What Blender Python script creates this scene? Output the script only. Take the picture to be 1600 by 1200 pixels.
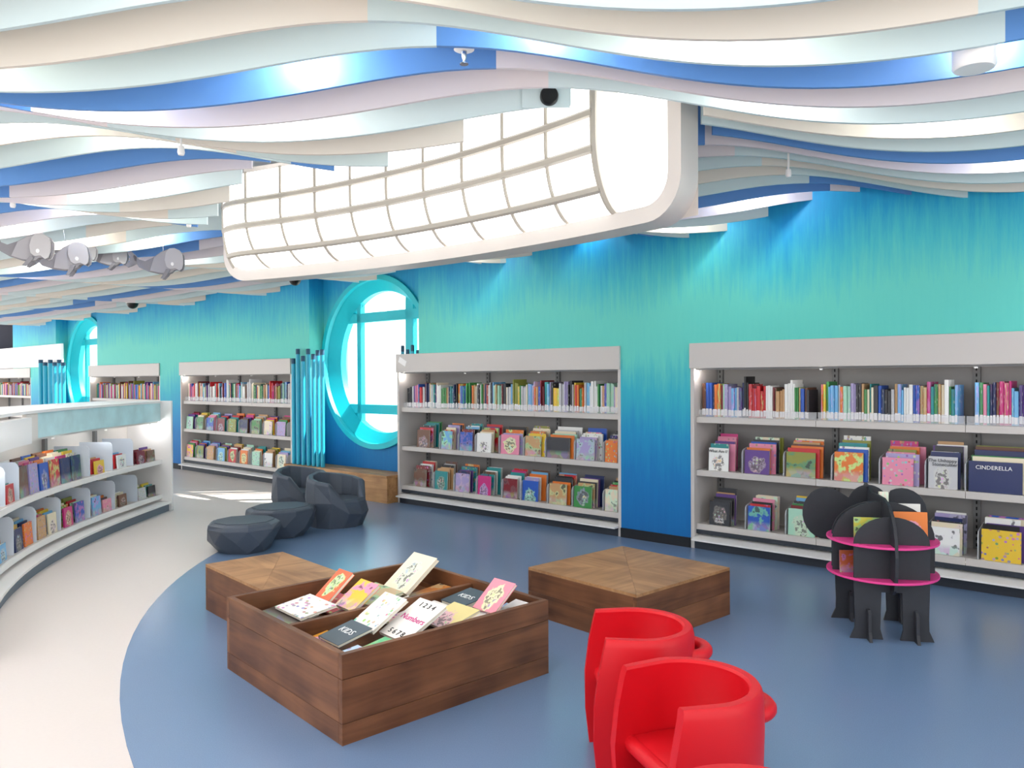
import bpy, bmesh, math, random
from mathutils import Vector, Matrix
random.seed(11)
PI = math.pi
for o in list(bpy.data.objects): bpy.data.objects.remove(o)
SC = bpy.context.scene
COL = SC.collection

# ------------------------------------------------------------------ camera
FPX, EYE = 1230.0, 1.4
PIT, ROL = math.radians(-0.4), math.radians(-0.3)
_cr, _sr, _cp, _sp = math.cos(ROL), math.sin(ROL), math.cos(PIT), math.sin(PIT)
def c2w(v):
    x, y, z = v
    x, y = _cr*x - _sr*y, _sr*x + _cr*y
    y, z = _cp*y + _sp*z, -_sp*y + _cp*z
    return Vector((x, z, y))
RX, RU, RF = c2w((1, 0, 0)), c2w((0, 1, 0)), c2w((0, 0, 1))
cam = bpy.data.objects.new('camera', bpy.data.cameras.new('camera'))
COL.objects.link(cam)
cam.data.sensor_width = 36.0
cam.data.lens = 36.0*FPX/1600.0
cam.data.clip_end = 200
m = Matrix.Identity(4)
for i in range(3):
    m[i][0], m[i][1], m[i][2] = RX[i], RU[i], -RF[i]
m[2][3] = EYE
cam.matrix_world = m
SC.camera = cam

# ------------------------------------------------------------------ view, world, sun
SC.view_settings.view_transform = 'Standard'
SC.view_settings.look = 'None'
SC.view_settings.gamma = 1.0
SC.view_settings.use_curve_mapping = False
SC.view_settings.exposure = 0.42
w = bpy.data.worlds.new('daylight'); SC.world = w; w.use_nodes = True
w.node_tree.nodes['Background'].inputs[0].default_value = (0.96, 0.98, 1.0, 1)
w.node_tree.nodes['Background'].inputs[1].default_value = 1.8

# wall frame: x along the wall to the right, y into the wall, z up
ORG = Vector((0, 0, EYE))
def ray(u, v): return c2w(((u-800)/FPX, (600-v)/FPX, 1.0))
def atz(u, v, z=0.0):
    r = ray(u, v); return ORG + r*((z-EYE)/r.z)
TH = math.radians(48.5)
WD = Vector((math.sin(TH), -math.cos(TH), 0)); WN = Vector((math.cos(TH), math.sin(TH), 0))
W0 = atz(1083, 856.7)
WM = Matrix.Translation(W0) @ Matrix.Rotation(math.atan2(WD.y, WD.x), 4, 'Z')
def wt(u, v, c=0.0):
    r = ray(u, v); s = ((W0-ORG).dot(WN)+c)/r.dot(WN); p = ORG+r*s
    return (p-W0).dot(WD)
def wz(u, v, c=0.0):
    r = ray(u, v); s = ((W0-ORG).dot(WN)+c)/r.dot(WN); return (ORG+r*s).z

sun = bpy.data.lights.new('sun', 'SUN'); sun.energy = 14.0; sun.angle = 0.01; sun.color = (1, .96, .88)
so = bpy.data.objects.new('sun', sun); COL.objects.link(so)
sd = WM.to_3x3() @ Vector((-1.0, -1.05, -1.45))
so.rotation_euler = sd.to_track_quat('-Z', 'Y').to_euler()

# ------------------------------------------------------------------ materials
def lin(h):
    h = h.lstrip('#'); o = []
    for i in (0, 2, 4):
        c = int(h[i:i+2], 16)/255
        o.append(c/12.92 if c <= .04045 else ((c+.055)/1.055)**2.4)
    return (*o, 1)
MATS = {}
def mat(name, col, rough=.5, spec=.4, metal=0, noise=0, nscale=8, stretch=(1, 1, 1), emit=0, bump=0):
    if name in MATS: return MATS[name]
    mt = bpy.data.materials.new(name); mt.use_nodes = True
    nt = mt.node_tree; b = nt.nodes['Principled BSDF']
    c = lin(col) if isinstance(col, str) else col
    b.inputs['Base Color'].default_value = c
    b.inputs['Roughness'].default_value = rough
    b.inputs['Specular IOR Level'].default_value = spec
    b.inputs['Metallic'].default_value = metal
    if emit:
        b.inputs['Emission Color'].default_value = c; b.inputs['Emission Strength'].default_value = emit
    if noise or bump:
        tc = nt.nodes.new('ShaderNodeTexCoord'); mp = nt.nodes.new('ShaderNodeMapping')
        mp.inputs['Scale'].default_value = stretch
        nz = nt.nodes.new('ShaderNodeTexNoise'); nz.inputs['Scale'].default_value = nscale; nz.inputs['Detail'].default_value = 5
        nt.links.new(tc.outputs['Object'], mp.inputs[0]); nt.links.new(mp.outputs[0], nz.inputs['Vector'])
        if noise:
            mx = nt.nodes.new('ShaderNodeMixRGB'); mx.blend_type = 'MULTIPLY'; mx.inputs[0].default_value = 1
            mr = nt.nodes.new('ShaderNodeMapRange'); mr.inputs[3].default_value = 1-noise; mr.inputs[4].default_value = 1+noise
            nt.links.new(nz.outputs[0], mr.inputs[0]); mx.inputs[1].default_value = c
            nt.links.new(mr.outputs[0], mx.inputs[2]); nt.links.new(mx.outputs[0], b.inputs['Base Color'])
        if bump:
            bp = nt.nodes.new('ShaderNodeBump'); bp.inputs['Strength'].default_value = bump; bp.inputs['Distance'].default_value = .01
            nt.links.new(nz.outputs[0], bp.inputs['Height']); nt.links.new(bp.outputs[0], b.inputs['Normal'])
    MATS[name] = mt
    return mt

def wood_mat(name, dark, light, axis=0, rough=.45):
    mt = bpy.data.materials.new(name); mt.use_nodes = True; nt = mt.node_tree; b = nt.nodes['Principled BSDF']
    tc = nt.nodes.new('ShaderNodeTexCoord'); mp = nt.nodes.new('ShaderNodeMapping'); oi = nt.nodes.new('ShaderNodeObjectInfo')
    sc = [22, 22, 22]; sc[axis] = 1.6; mp.inputs['Scale'].default_value = sc
    ad = nt.nodes.new('ShaderNodeVectorMath'); ad.operation = 'ADD'
    ml = nt.nodes.new('ShaderNodeMath'); ml.operation = 'MULTIPLY'; ml.inputs[1].default_value = 7
    nt.links.new(oi.outputs['Random'], ml.inputs[0]); nt.links.new(tc.outputs['Object'], ad.inputs[0]); nt.links.new(ml.outputs[0], ad.inputs[1])
    nt.links.new(ad.outputs[0], mp.inputs[0])
    nz = nt.nodes.new('ShaderNodeTexNoise'); nz.inputs['Scale'].default_value = 1; nz.inputs['Detail'].default_value = 6; nz.inputs['Distortion'].default_value = .8
    nt.links.new(mp.outputs[0], nz.inputs['Vector'])
    n2 = nt.nodes.new('ShaderNodeTexNoise'); n2.inputs['Scale'].default_value = 4; nt.links.new(ad.outputs[0], n2.inputs['Vector'])
    mm = nt.nodes.new('ShaderNodeMath'); mm.operation = 'ADD'; m3 = nt.nodes.new('ShaderNodeMath'); m3.operation = 'MULTIPLY'; m3.inputs[1].default_value = .5
    nt.links.new(nz.outputs[0], mm.inputs[0]); nt.links.new(n2.outputs[0], mm.inputs[1]); nt.links.new(mm.outputs[0], m3.inputs[0])
    cr = nt.nodes.new('ShaderNodeValToRGB'); cr.color_ramp.elements[0].position = .36; cr.color_ramp.elements[1].position = .66
    cr.color_ramp.elements[0].color = lin(dark); cr.color_ramp.elements[1].color = lin(light)
    nt.links.new(m3.outputs[0], cr.inputs[0]); nt.links.new(cr.outputs[0], b.inputs['Base Color'])
    b.inputs['Roughness'].default_value = rough; b.inputs['Specular IOR Level'].default_value = .35
    MATS[name] = mt; return mt
WOODX = wood_mat('walnut_x', '#523220', '#835638', 0); WOODY = wood_mat('walnut_y', '#523220', '#835638', 1)
WTOPX = wood_mat('walnut_top_x', '#8b623f', '#bb8d61', 0); WTOPY = wood_mat('walnut_top_y', '#8b623f', '#bb8d61', 1)
BENCH = wood_mat('bench_oak', '#9a6c44', '#c49664', 0)

def wall_mat():
    mt = bpy.data.materials.new('ombre_sea_paint'); mt.use_nodes = True; nt = mt.node_tree; b = nt.nodes['Principled BSDF']
    g = nt.nodes.new('ShaderNodeNewGeometry'); mp = nt.nodes.new('ShaderNodeMapping'); mp.inputs['Scale'].default_value = (16, 16, 1.3)
    nz = nt.nodes.new('ShaderNodeTexNoise'); nz.inputs['Scale'].default_value = 1.6; nz.inputs['Detail'].default_value = 8; nz.inputs['Roughness'].default_value = .68
    nt.links.new(g.outputs['Position'], mp.inputs[0]); nt.links.new(mp.outputs[0], nz.inputs['Vector'])
    n2 = nt.nodes.new('ShaderNodeTexNoise'); n2.inputs['Scale'].default_value = .9; n2.inputs['Detail'].default_value = 4
    nt.links.new(g.outputs['Position'], n2.inputs['Vector'])
    sp = nt.nodes.new('ShaderNodeSeparateXYZ'); nt.links.new(g.outputs['Position'], sp.inputs[0])
    def math_(op, a, bb):
        n = nt.nodes.new('ShaderNodeMath'); n.operation = op
        for i, q in enumerate((a, bb)):
            if isinstance(q, (int, float)): n.inputs[i].default_value = q
            else: nt.links.new(q, n.inputs[i])
        return n.outputs[0]
    a = math_('MULTIPLY', math_('SUBTRACT', nz.outputs[0], .5), .65)
    c = math_('MULTIPLY', math_('SUBTRACT', n2.outputs[0], .5), .55)
    z = math_('ADD', math_('ADD', sp.outputs[2], a), c)
    zz = math_('DIVIDE', z, 3.0)
    cr = nt.nodes.new('ShaderNodeValToRGB'); e = cr.color_ramp.elements
    stops = [(0, '#0a66aa'), (.17, '#0b76b6'), (.30, '#148fc0'), (.43, '#30b0c4'), (.54, '#62d0c4'), (.66, '#68d4c6'), (.76, '#48c0cc'), (.86, '#1e9ccb'), (1, '#1680bb')]
    e[0].position = 0; e[0].color = lin(stops[0][1]); e[1].position = 1; e[1].color = lin(stops[-1][1])
    for p, h in stops[1:-1]:
        x = e.new(p); x.color = lin(h)
    nt.links.new(zz, cr.inputs[0]); nt.links.new(cr.outputs[0], b.inputs['Base Color'])
    b.inputs['Roughness'].default_value = .55; b.inputs['Specular IOR Level'].default_value = .3
    MATS['wall'] = mt; return mt
WALL = wall_mat()
CYAN = mat('cyan_paint', '#16c3d0', .45)
SHELF = mat('shelf_powder_coat', '#cbc5c0', .45)
SHELFB = mat('shelf_back_grey', '#9a9896', .6)
UPR = mat('upright_grey', '#7b7b7b', .5)
SLOT = mat('slot_black', '#1a1a1a', .8)
WHITE = mat('white_laminate', '#f0eeec', .35)
OFFW = mat('off_white', '#e6e0da', .5)
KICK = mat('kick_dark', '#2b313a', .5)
BASEB = mat('baseboard_black', '#11151c', .6)
FLOORW = mat('pale_floor', '#dad1cc', .4, .4, noise=.03, nscale=60)
FLOORB = mat('blue_floor', '#6d87a9', .25, .95, noise=.18, nscale=240)
CEILW = mat('ceiling_white', '#eeeeee', .8)
BAF = {'aqua': mat('baffle_aqua', '#c8dadd', .55), 'beige': mat('baffle_beige', '#ddd6cc', .55), 'blue': mat('baffle_blue', '#5b8bc8', .5), 'pink': mat('baffle_pink_white', '#dcd4d6', .55)}
RED = mat('red_plastic', '#cc0d1c', .45, .35)
CHAR = mat('charcoal_plastic', '#4b535f', .5, .4, bump=.15, nscale=120)
ELE = mat('black_board', '#2b2d33', .6, noise=.1, nscale=30)
PINK = mat('pink_board', '#e0408c', .5)
GREYW = mat('whale_grey', '#b7b5b8', .6); GREYM = mat('whale_grey_mid', '#a19fa4', .6); GREYD = mat('whale_grey_dark', '#86848a', .6)
DIVG = mat('divider_grey', '#c9ccd2', .35)
DIVW = mat('divider_frost', '#dfe9f5', .3)
PAGES = mat('book_pages', '#efe8d8', .8)
LABELM = mat('spine_label', '#f2eef0', .5)
BLACKP = mat('black_plastic', '#0c0c0e', .35); CHROME = mat('chrome', '#c8c8c8', .2, metal=1)
RIB = mat('lantern_rib', '#b0aa9f', .5); FRAMEM = mat('lantern_frame', '#d3ccc6', .45)
LIT = mat('lantern_diffuser', (1, .985, .96, 1), .5, emit=2.1)
TUBE = mat('tube_cyan', '#2aa7c4', .3); TUBED = mat('tube_top', '#22506c', .5)
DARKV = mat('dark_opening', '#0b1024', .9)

def glass_mat():
    mt = bpy.data.materials.new('clear_glass'); mt.use_nodes = True; nt = mt.node_tree; nt.nodes.clear()
    o = nt.nodes.new('ShaderNodeOutputMaterial'); t = nt.nodes.new('ShaderNodeBsdfTransparent'); g = nt.nodes.new('ShaderNodeBsdfGlossy')
    g.inputs['Roughness'].default_value = .05; mx = nt.nodes.new('ShaderNodeMixShader'); mx.inputs[0].default_value = .06
    nt.links.new(t.outputs[0], mx.inputs[1]); nt.links.new(g.outputs[0], mx.inputs[2]); nt.links.new(mx.outputs[0], o.inputs[0]); return mt
GLASS = glass_mat()
def acrylic_mat():
    mt = bpy.data.materials.new('clear_acrylic'); mt.use_nodes = True; nt = mt.node_tree; nt.nodes.clear()
    o = nt.nodes.new('ShaderNodeOutputMaterial'); t = nt.nodes.new('ShaderNodeBsdfTransparent'); g = nt.nodes.new('ShaderNodeBsdfPrincipled')
    g.inputs['Base Color'].default_value = (.9, .92, .95, 1); g.inputs['Roughness'].default_value = .15; mx = nt.nodes.new('ShaderNodeMixShader'); mx.inputs[0].default_value = .22
    nt.links.new(t.outputs[0], mx.inputs[1]); nt.links.new(g.outputs[0], mx.inputs[2]); nt.links.new(mx.outputs[0], o.inputs[0]); return mt
ACRY = acrylic_mat()

def cover_mat(name, kind):
    """printed cover: the object's own colour plus flat printed art"""
    mt = bpy.data.materials.new(name); mt.use_nodes = True; nt = mt.node_tree; b = nt.nodes['Principled BSDF']
    oi = nt.nodes.new('ShaderNodeObjectInfo'); base = oi.outputs['Color']
    b.inputs['Roughness'].default_value = .4
    if kind == 'plain':
        nt.links.new(base, b.inputs['Base Color']); return mt
    tc = nt.nodes.new('ShaderNodeTexCoord'); vm = nt.nodes.new('ShaderNodeVectorMath'); vm.operation = 'ADD'
    ml = nt.nodes.new('ShaderNodeMath'); ml.operation = 'MULTIPLY'; ml.inputs[1].default_value = 37
    nt.links.new(oi.outputs['Random'], ml.inputs[0]); nt.links.new(tc.outputs['Object'], vm.inputs[0]); nt.links.new(ml.outputs[0], vm.inputs[1])
    sp = nt.nodes.new('ShaderNodeSeparateXYZ'); nt.links.new(tc.outputs['Object'], sp.inputs[0])
    hs = nt.nodes.new('ShaderNodeHueSaturation'); hs.inputs['Saturation'].default_value = .7
    mh = nt.nodes.new('ShaderNodeMapRange'); mh.inputs[3].default_value = .3; mh.inputs[4].default_value = .75
    nt.links.new(oi.outputs['Random'], mh.inputs[0]); nt.links.new(mh.outputs[0], hs.inputs['Hue']); nt.links.new(base, hs.inputs['Color'])
    def mix(a, c, f, col=None):
        n = nt.nodes.new('ShaderNodeMixRGB')
        for i, q in ((0, f), (1, a), (2, c)):
            if hasattr(q, 'links'): nt.links.new(q, n.inputs[i])
            else: n.inputs[i].default_value = q
        return n.outputs[0]
    def thr(x, lo, hi):
        n = nt.nodes.new('ShaderNodeMapRange'); n.inputs[1].default_value = lo; n.inputs[2].default_value = hi; nt.links.new(x, n.inputs[0]); return n.outputs[0]
    def mth(op, a, c):
        n = nt.nodes.new('ShaderNodeMath'); n.operation = op
        for i, q in enumerate((a, c)):
            if hasattr(q, 'links'): nt.links.new(q, n.inputs[i])
            else: n.inputs[i].default_value = q
        return n.outputs[0]
    nz = nt.nodes.new('ShaderNodeTexNoise'); nz.inputs['Scale'].default_value = {'scene': 3.0, 'dots': 5, 'figure': 4, 'spine': 3}[kind]; nz.inputs['Detail'].default_value = 3
    nt.links.new(vm.outputs[0], nz.inputs['Vector'])
    vo = nt.nodes.new('ShaderNodeTexVoronoi'); vo.inputs['Scale'].default_value = 7 if kind == 'dots' else 4; nt.links.new(vm.outputs[0], vo.inputs['Vector'])
    if kind == 'scene':
        c = mix(base, hs.outputs[0], thr(nz.outputs[0], .5, .56))
        c = mix(c, (.02, .02, .03, 1), mth('MULTIPLY', thr(nz.outputs[0], .62, .66), .8))
        lowv = mth('MULTIPLY', thr(sp.outputs[2], .4, .2), .5)
        c = mix(c, mix(vo.outputs['Color'], (.45, .42, .38, 1), .55), lowv)
    elif kind == 'dots':
        c = mix(base, mix(vo.outputs['Color'], (.15, .12, .12, 1), .35), mth('MULTIPLY', thr(vo.outputs['Distance'], .34, .28), .85))
    elif kind == 'figure':
        dx = mth('POWER', mth('MULTIPLY', mth('SUBTRACT', sp.outputs[0], .5), 2.6), 2.0)
        dz = mth('POWER', mth('MULTIPLY', mth('SUBTRACT', sp.outputs[2], mth('ADD', mth('MULTIPLY', oi.outputs['Random'], .3), .22)), 2.2), 2.0)
        r = mth('ADD', mth('ADD', dx, dz), mth('MULTIPLY', nz.outputs[0], 1.9))
        c = mix(base, mix(hs.outputs[0], (.75, .7, .6, 1), .2), thr(r, 1.75, 1.6))
        n3 = nt.nodes.new('ShaderNodeTexNoise'); n3.inputs['Scale'].default_value = 9; nt.links.new(vm.outputs[0], n3.inputs['Vector'])
        c = mix(c, (.07, .055, .06, 1), mth('MULTIPLY', mth('MULTIPLY', thr(r, 1.5, 1.4), thr(n3.outputs[0], .5, .54)), .75))
        c = mix(c, mix(vo.outputs['Color'], (.7, .6, .5, 1), .5), mth('MULTIPLY', thr(r, 1.5, 1.4), thr(n3.outputs[0], .42, .38)))
    else:
        c = mix(base, hs.outputs[0], mth('MULTIPLY', thr(nz.outputs[0], .52, .56), .75))
        c = mix(c, (.9, .88, .84, 1), mth('MULTIPLY', thr(vo.outputs['Distance'], .2, .15), .7))
    nt.links.new(c, b.inputs['Base Color'])
    return mt
CV = {k: cover_mat('cover_'+k, k) for k in ('plain', 'scene', 'dots', 'figure', 'spine')}

# ------------------------------------------------------------------ mesh helpers
class MB:
    def __init__(s): s.v, s.f, s.m = [], [], []
    def add(s, vs, fs, mi=0):
        o = len(s.v); s.v += [tuple(q) for q in vs]
        s.f += [tuple(o+i for i in f) for f in fs]; s.m += [mi]*len(fs); return s
    def box(s, x0, x1, y0, y1, z0, z1, mi=0):
        return s.add([(x0, y0, z0), (x1, y0, z0), (x1, y1, z0), (x0, y1, z0), (x0, y0, z1), (x1, y0, z1), (x1, y1, z1), (x0, y1, z1)],
                     [(0, 3, 2, 1), (4, 5, 6, 7), (0, 1, 5, 4), (1, 2, 6, 5), (2, 3, 7, 6), (3, 0, 4, 7)], mi)
    def prism(s, pts, a, b, mi=0, f=lambda p, h: (p[0], h, p[1])):
        """extrude a 2-D outline from a to b; f maps (point, height) to 3-D"""
        n = len(pts); vs = [f(p, a) for p in pts]+[f(p, b) for p in pts]
        return s.add(vs, [tuple(range(n)), tuple(range(2*n-1, n-1, -1))]+[(i, i+n, (i+1) % n+n, (i+1) % n) for i in range(n)], mi)
    def lathe(s, prof, n=16, c=(0, 0, 0), mi=0, ax='z'):
        vs = []; fs = []; k = len(prof)
        for i in range(n):
            a = 2*PI*i/n
            for r, h in prof:
                p = (r*math.cos(a), r*math.sin(a), h)
                if ax == 'y': p = (p[0], p[2], p[1])
                if ax == 'x': p = (p[2], p[0], p[1])
                vs.append((p[0]+c[0], p[1]+c[1], p[2]+c[2]))
        for i in range(n):
            j = (i+1) % n
            for q in range(k-1): fs.append((i*k+q, j*k+q, j*k+q+1, i*k+q+1))
        return s.add(vs, fs, mi)
    def tube(s, path, r, n=8, mi=0):
        path = [Vector(p) for p in path]; rings = []
        for i, p in enumerate(path):
            t = (path[min(i+1, len(path)-1)]-path[max(i-1, 0)]).normalized()
            a = t.orthogonal().normalized() if i == 0 else (la - t*la.dot(t)).normalized()
            la = a; b = t.cross(a); rr = r[i] if isinstance(r, (list, tuple)) else r
            rings.append([p+(a*math.cos(2*PI*k/n)+b*math.sin(2*PI*k/n))*rr for k in range(n)])
        vs = [q for g in rings for q in g]; fs = []
        for i in range(len(path)-1):
            for k in range(n): fs.append((i*n+k, i*n+(k+1) % n, (i+1)*n+(k+1) % n, (i+1)*n+k))
        fs += [tuple(range(n))[::-1], tuple((len(path)-1)*n+k for k in range(n))]
        return s.add(vs, fs, mi)
    def mesh(s, name, mats, smooth=False, bevel=0):
        me = bpy.data.meshes.new(name); me.from_pydata(s.v, [], s.f)
        for q in (mats if isinstance(mats, (list, tuple)) else [mats]): me.materials.append(q)
        me.polygons.foreach_set('material_index', s.m)
        bm = bmesh.new(); bm.from_mesh(me)
        bmesh.ops.recalc_face_normals(bm, faces=bm.faces)
        if bevel:
            es = [e for e in bm.edges if len(e.link_faces) == 2 and e.calc_face_angle(0) > .6]
            bmesh.ops.bevel(bm, geom=es, offset=bevel, segments=2, affect='EDGES', profile=.5)
        bm.to_mesh(me); bm.free()
        if smooth:
            me.polygons.foreach_set('use_smooth', [True]*len(me.polygons))
            if smooth != 'all': me.set_sharp_from_angle(angle=.7)
        me.update(); return me
    def build(s, name, mats, parent=None, mw=None, smooth=False, bevel=0):
        return link(name, s.mesh(name, mats, smooth, bevel), parent, mw)
def link(name, data, parent=None, mw=None):
    o = bpy.data.objects.new(name, data); COL.objects.link(o)
    if parent: o.parent = parent
    if mw is not None: o.matrix_local = mw
    return o
def tag(o, label, cat=None, group=None, kind=None):
    o['label'] = label
    if cat: o['category'] = cat
    if group: o['group'] = group
    if kind: o['kind'] = kind
    return o
def thing(name, label, cat, mw=None, group=None):
    o = link(name, None, None, mw); o.empty_display_size = .1
    return tag(o, label, cat, group)
def struct(o, label): return tag(o, label, None, None, 'structure')
def frame(origin, x, z=Vector((0, 0, 1))):
    x = Vector(x).normalized(); z = Vector(z).normalized(); y = z.cross(x).normalized(); z = x.cross(y)
    mm = Matrix.Identity(4)
    for i in range(3): mm[i][0], mm[i][1], mm[i][2], mm[i][3] = x[i], y[i], z[i], origin[i]
    return mm
def text_mesh(s, size, mt, extr=.0008):
    c = bpy.data.curves.new('lettering', 'FONT'); c.body = s; c.size = size; c.extrude = extr; c.align_x = 'CENTER'; c.align_y = 'CENTER'; c.resolution_u = 2
    o = bpy.data.objects.new('lettering', c); COL.objects.link(o)
    dg = bpy.context.evaluated_depsgraph_get(); me = bpy.data.meshes.new_from_object(o.evaluated_get(dg))
    bpy.data.objects.remove(o); bpy.data.curves.remove(c); me.materials.clear(); me.materials.append(mt); return me
ORD = ['zeroth', 'first', 'second', 'third', 'fourth', 'fifth', 'sixth', 'seventh', 'eighth', 'ninth', 'tenth', 'eleventh', 'twelfth']
def nth(n):
    if n <= 12: return ORD[n]
    return str(n)+('th' if 10 <= n % 100 <= 20 else {1: 'st', 2: 'nd', 3: 'rd'}.get(n % 10, 'th'))

# ================================================================== SETTING
b = MB(); b.box(-26, 16, -5, 26, -.12, 0)
struct(b.build('floor', FLOORW), 'pale beige smooth floor around the blue area')
# blue round floor area, clipped at the wall line
cx, cy, R = 3.8, 6.25, 6.2
pts = []
for i in range(160):
    a = 2*PI*i/160; p = Vector((cx+R*math.cos(a), cy+R*math.sin(a), 0))
    d = (p-W0).dot(WN)
    if d > .3: p -= WN*(d-.3)
    pts.append((p.x, p.y))
b = MB(); b.prism(pts, .0, .004, f=lambda p, h: (p[0], p[1], h))
struct(b.build('floor_blue', FLOORB), 'blue speckled round floor area under the children\'s furniture')

# --- wall
A1, A0 = -3.34, -5.42           # alcove edges of the nearer round window
SH = -8.84                      # the farther window repeats the bay
ZT, UH = 3.25, 1.68
ADEP = .22
UN = [(-18.7, -15.75), (-12.55, -9.63), (-8.93, -5.83), (-3.71, -.70), (-.02, 2.98)]
b = MB()
b.box(A1, 9, 0, .6, UH, ZT); b.box(A1+SH, A0, 0, .6, UH, ZT)
b.box(-16.9, A0+SH, 0, .6, UH, ZT)
for x0, x1 in ((-.70, -.02), (2.98, 9), (-5.83, A0), (-9.63, -8.93), (-15.75, A0+SH)): b.box(x0, x1, 0, .6, 0, UH)
struct(b.build('wall_back', WALL, None, WM), 'teal and blue ombre painted wall holding the bookcases')
# alcove back walls with round holes
CT, CZ, RO, RI = -4.38, 1.61, 1.02, .865
def alcove(off, n):
    bb = MB(); N = 72; vs = []; fs = []
    x0, x1, z0, z1 = A0+off, A1+off, 0, ZT
    per = []
    for i in range(N):
        a = 2*PI*i/N; c, s = math.cos(a), math.sin(a)
        vs.append((CT+off+RO*c, ADEP, CZ+RO*s))
    for i in range(N):
        a = 2*PI*i/N; c, s = math.cos(a), math.sin(a); k = 1e9
        for q, dlt in ((c, (x1+.5-CT-off) if c > 0 else (x0-.02-CT-off)), (s, (z1-CZ) if s > 0 else (z0-CZ))):
            if abs(q) > 1e-6: k = min(k, dlt/q)
        vs.append((CT+off+k*c, ADEP, CZ+k*s))
    for i in range(N): fs.append((i, (i+1) % N, N+(i+1) % N, N+i))
    xc = A1+off-.385                                    # the bookcase end stands in the alcove here
    clip = lambda q: (min(q[0], xc), q[1], q[2]) if q[2] < UH+.01 else q
    bb.add([clip(q) for q in vs], fs)
    w_ = struct(bb.build('wall_alcove', WALL, None, WM), 'blue recessed wall around the %s round window' % n)
    # conical porthole reveal and rim
    r = MB(); r.lathe([(RO, ADEP), (RI, .36), (RI, .44), (RO+.4, .44)], 72, (CT+off, 0, CZ), 0, 'y'); r.v = [clip(q) for q in r.v]
    rv = r.build('porthole_reveal', CYAN, w_, None, True)
    r = MB(); pr = [(RO-.03, ADEP+.02), (RO-.03, ADEP-.035), (RO+.035, ADEP-.035), (RO+.035, ADEP+.02)]
    r.lathe(pr, 72, (CT+off, 0, CZ), 0, 'y'); r.v = [clip(q) for q in r.v]; r.build('porthole_rim', CYAN, w_, None, True)
    return w_
alcove(0, 'nearer'); alcove(SH, 'farther')
def window(off, n, which):
    e = link('window_%d' % n, None, None, WM); struct(e, 'large round window with cyan bars, %s' % which)
    y0, y1 = .36, .43
    def bar(x0, x1, z0, z1):
        q = MB(); q.box(CT+off+x0, CT+off+x1, y0, y1, CZ+z0, CZ+z1); q.build('window_bar', CYAN, e, None, False, .006)
    bar(-.53, -.45, -.9, .9); bar(.40, .54, -.9, .9); bar(-.9, .9, .50, .62); bar(-.9, .64, -.64, -.525)
    zu = UH-CZ+.012
    for xa, xb, za, zb in ((-.88, -.53, -.88, -.64), (-.88, -.53, -.525, .50), (-.88, -.53, .62, .88), (-.45, .40, -.88, -.64), (-.45, .40, -.525, .50), (-.45, .40, .62, .88),
                           (.54, .635, -.88, -.64), (.54, .635, -.525, zu), (.54, .88, zu, .50), (.54, .88, .62, .88)):
        q = MB(); q.box(CT+off+xa, CT+off+xb, 0.39, .396, CZ+za, CZ+zb); q.build('pane', GLASS, e)
window(0, 1, 'nearer, beside the wooden bench'); window(SH, 2, 'farther, beside the far tubes')
for i, (x0, x1) in enumerate(((-.70, -.02), (2.98, 9), (-9.63, -8.93), (-5.83, A0))):
    b = MB(); b.box(x0, x1, -.012, .0, 0, .085)
    struct(b.build('baseboard_%d' % (i+1), BASEB, None, WM), 'black baseboard on the wall pier')
# near-black panel painted for the shade of the far-left opening; white panel
b = MB(); b.box(-24, -16.9, .5, .7, 0, ZT); struct(b.build('dark_opening_panel', DARKV, None, WM), 'near-black panel standing in for the dark opening beyond the far bookcases')
b = MB(); b.box(-22, -13.85, -.04, .0, 1.69, 2.14); struct(b.build('trim_1', WHITE, None, WM), 'white bulkhead panel above the farthest bookcase')
# ceiling slab
cp_ = [(-4.5, -1.5), (10, -1.5)]
for tq in (9.0, -21.0):
    pq = W0+WD*tq+WN*.6; cp_.append((pq.x, pq.y))
b = MB(); b.prism(cp_, ZT, ZT+.1, f=lambda p, h: (p[0], p[1], h))
ceil = struct(b.build('ceiling', CEILW), 'white slab with rows of hanging wave panels')

# wave baffles
LAM, SHF, LP = 3.1, .2315, 2.34
def zlow(x, k):
    ph = 2*PI*(x-SHF*(k+8))/LAM
    return 2.626+.085*math.cos(ph)-.014*math.sin(ph)+.005*math.cos(2*ph)
def yk(k): return 5.126+.2228*k
SEQ = ['aqua', 'beige', 'aqua', 'blue', 'pink']   # index (k+11) % 5
XLEFT = {-6: .29, -5: -.24, -4: -.66, -3: -1.0, -2: -1.43, -1: -1.61}
def gap(k):
    Y = yk(k); xf = .9-(Y-4.05)*1.442
    if k < -6 or Y > 6.9: return None
    xl = XLEFT.get(k, max(-2.5, xf-1.1+.17*k) if k >= 0 else 0)
    xr = {-6: .93, -5: .97}.get(k, xf+.45)
    if k >= 0: xl = max(-3.2, xf-1.1+.16*k)
    return xl, max(xr, xl+.1)
def wall_x(Y):       # where the row meets the wall
    return W0.x+(W0.y-Y)/-WD.y*WD.x*1.0
nb = 0
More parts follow.
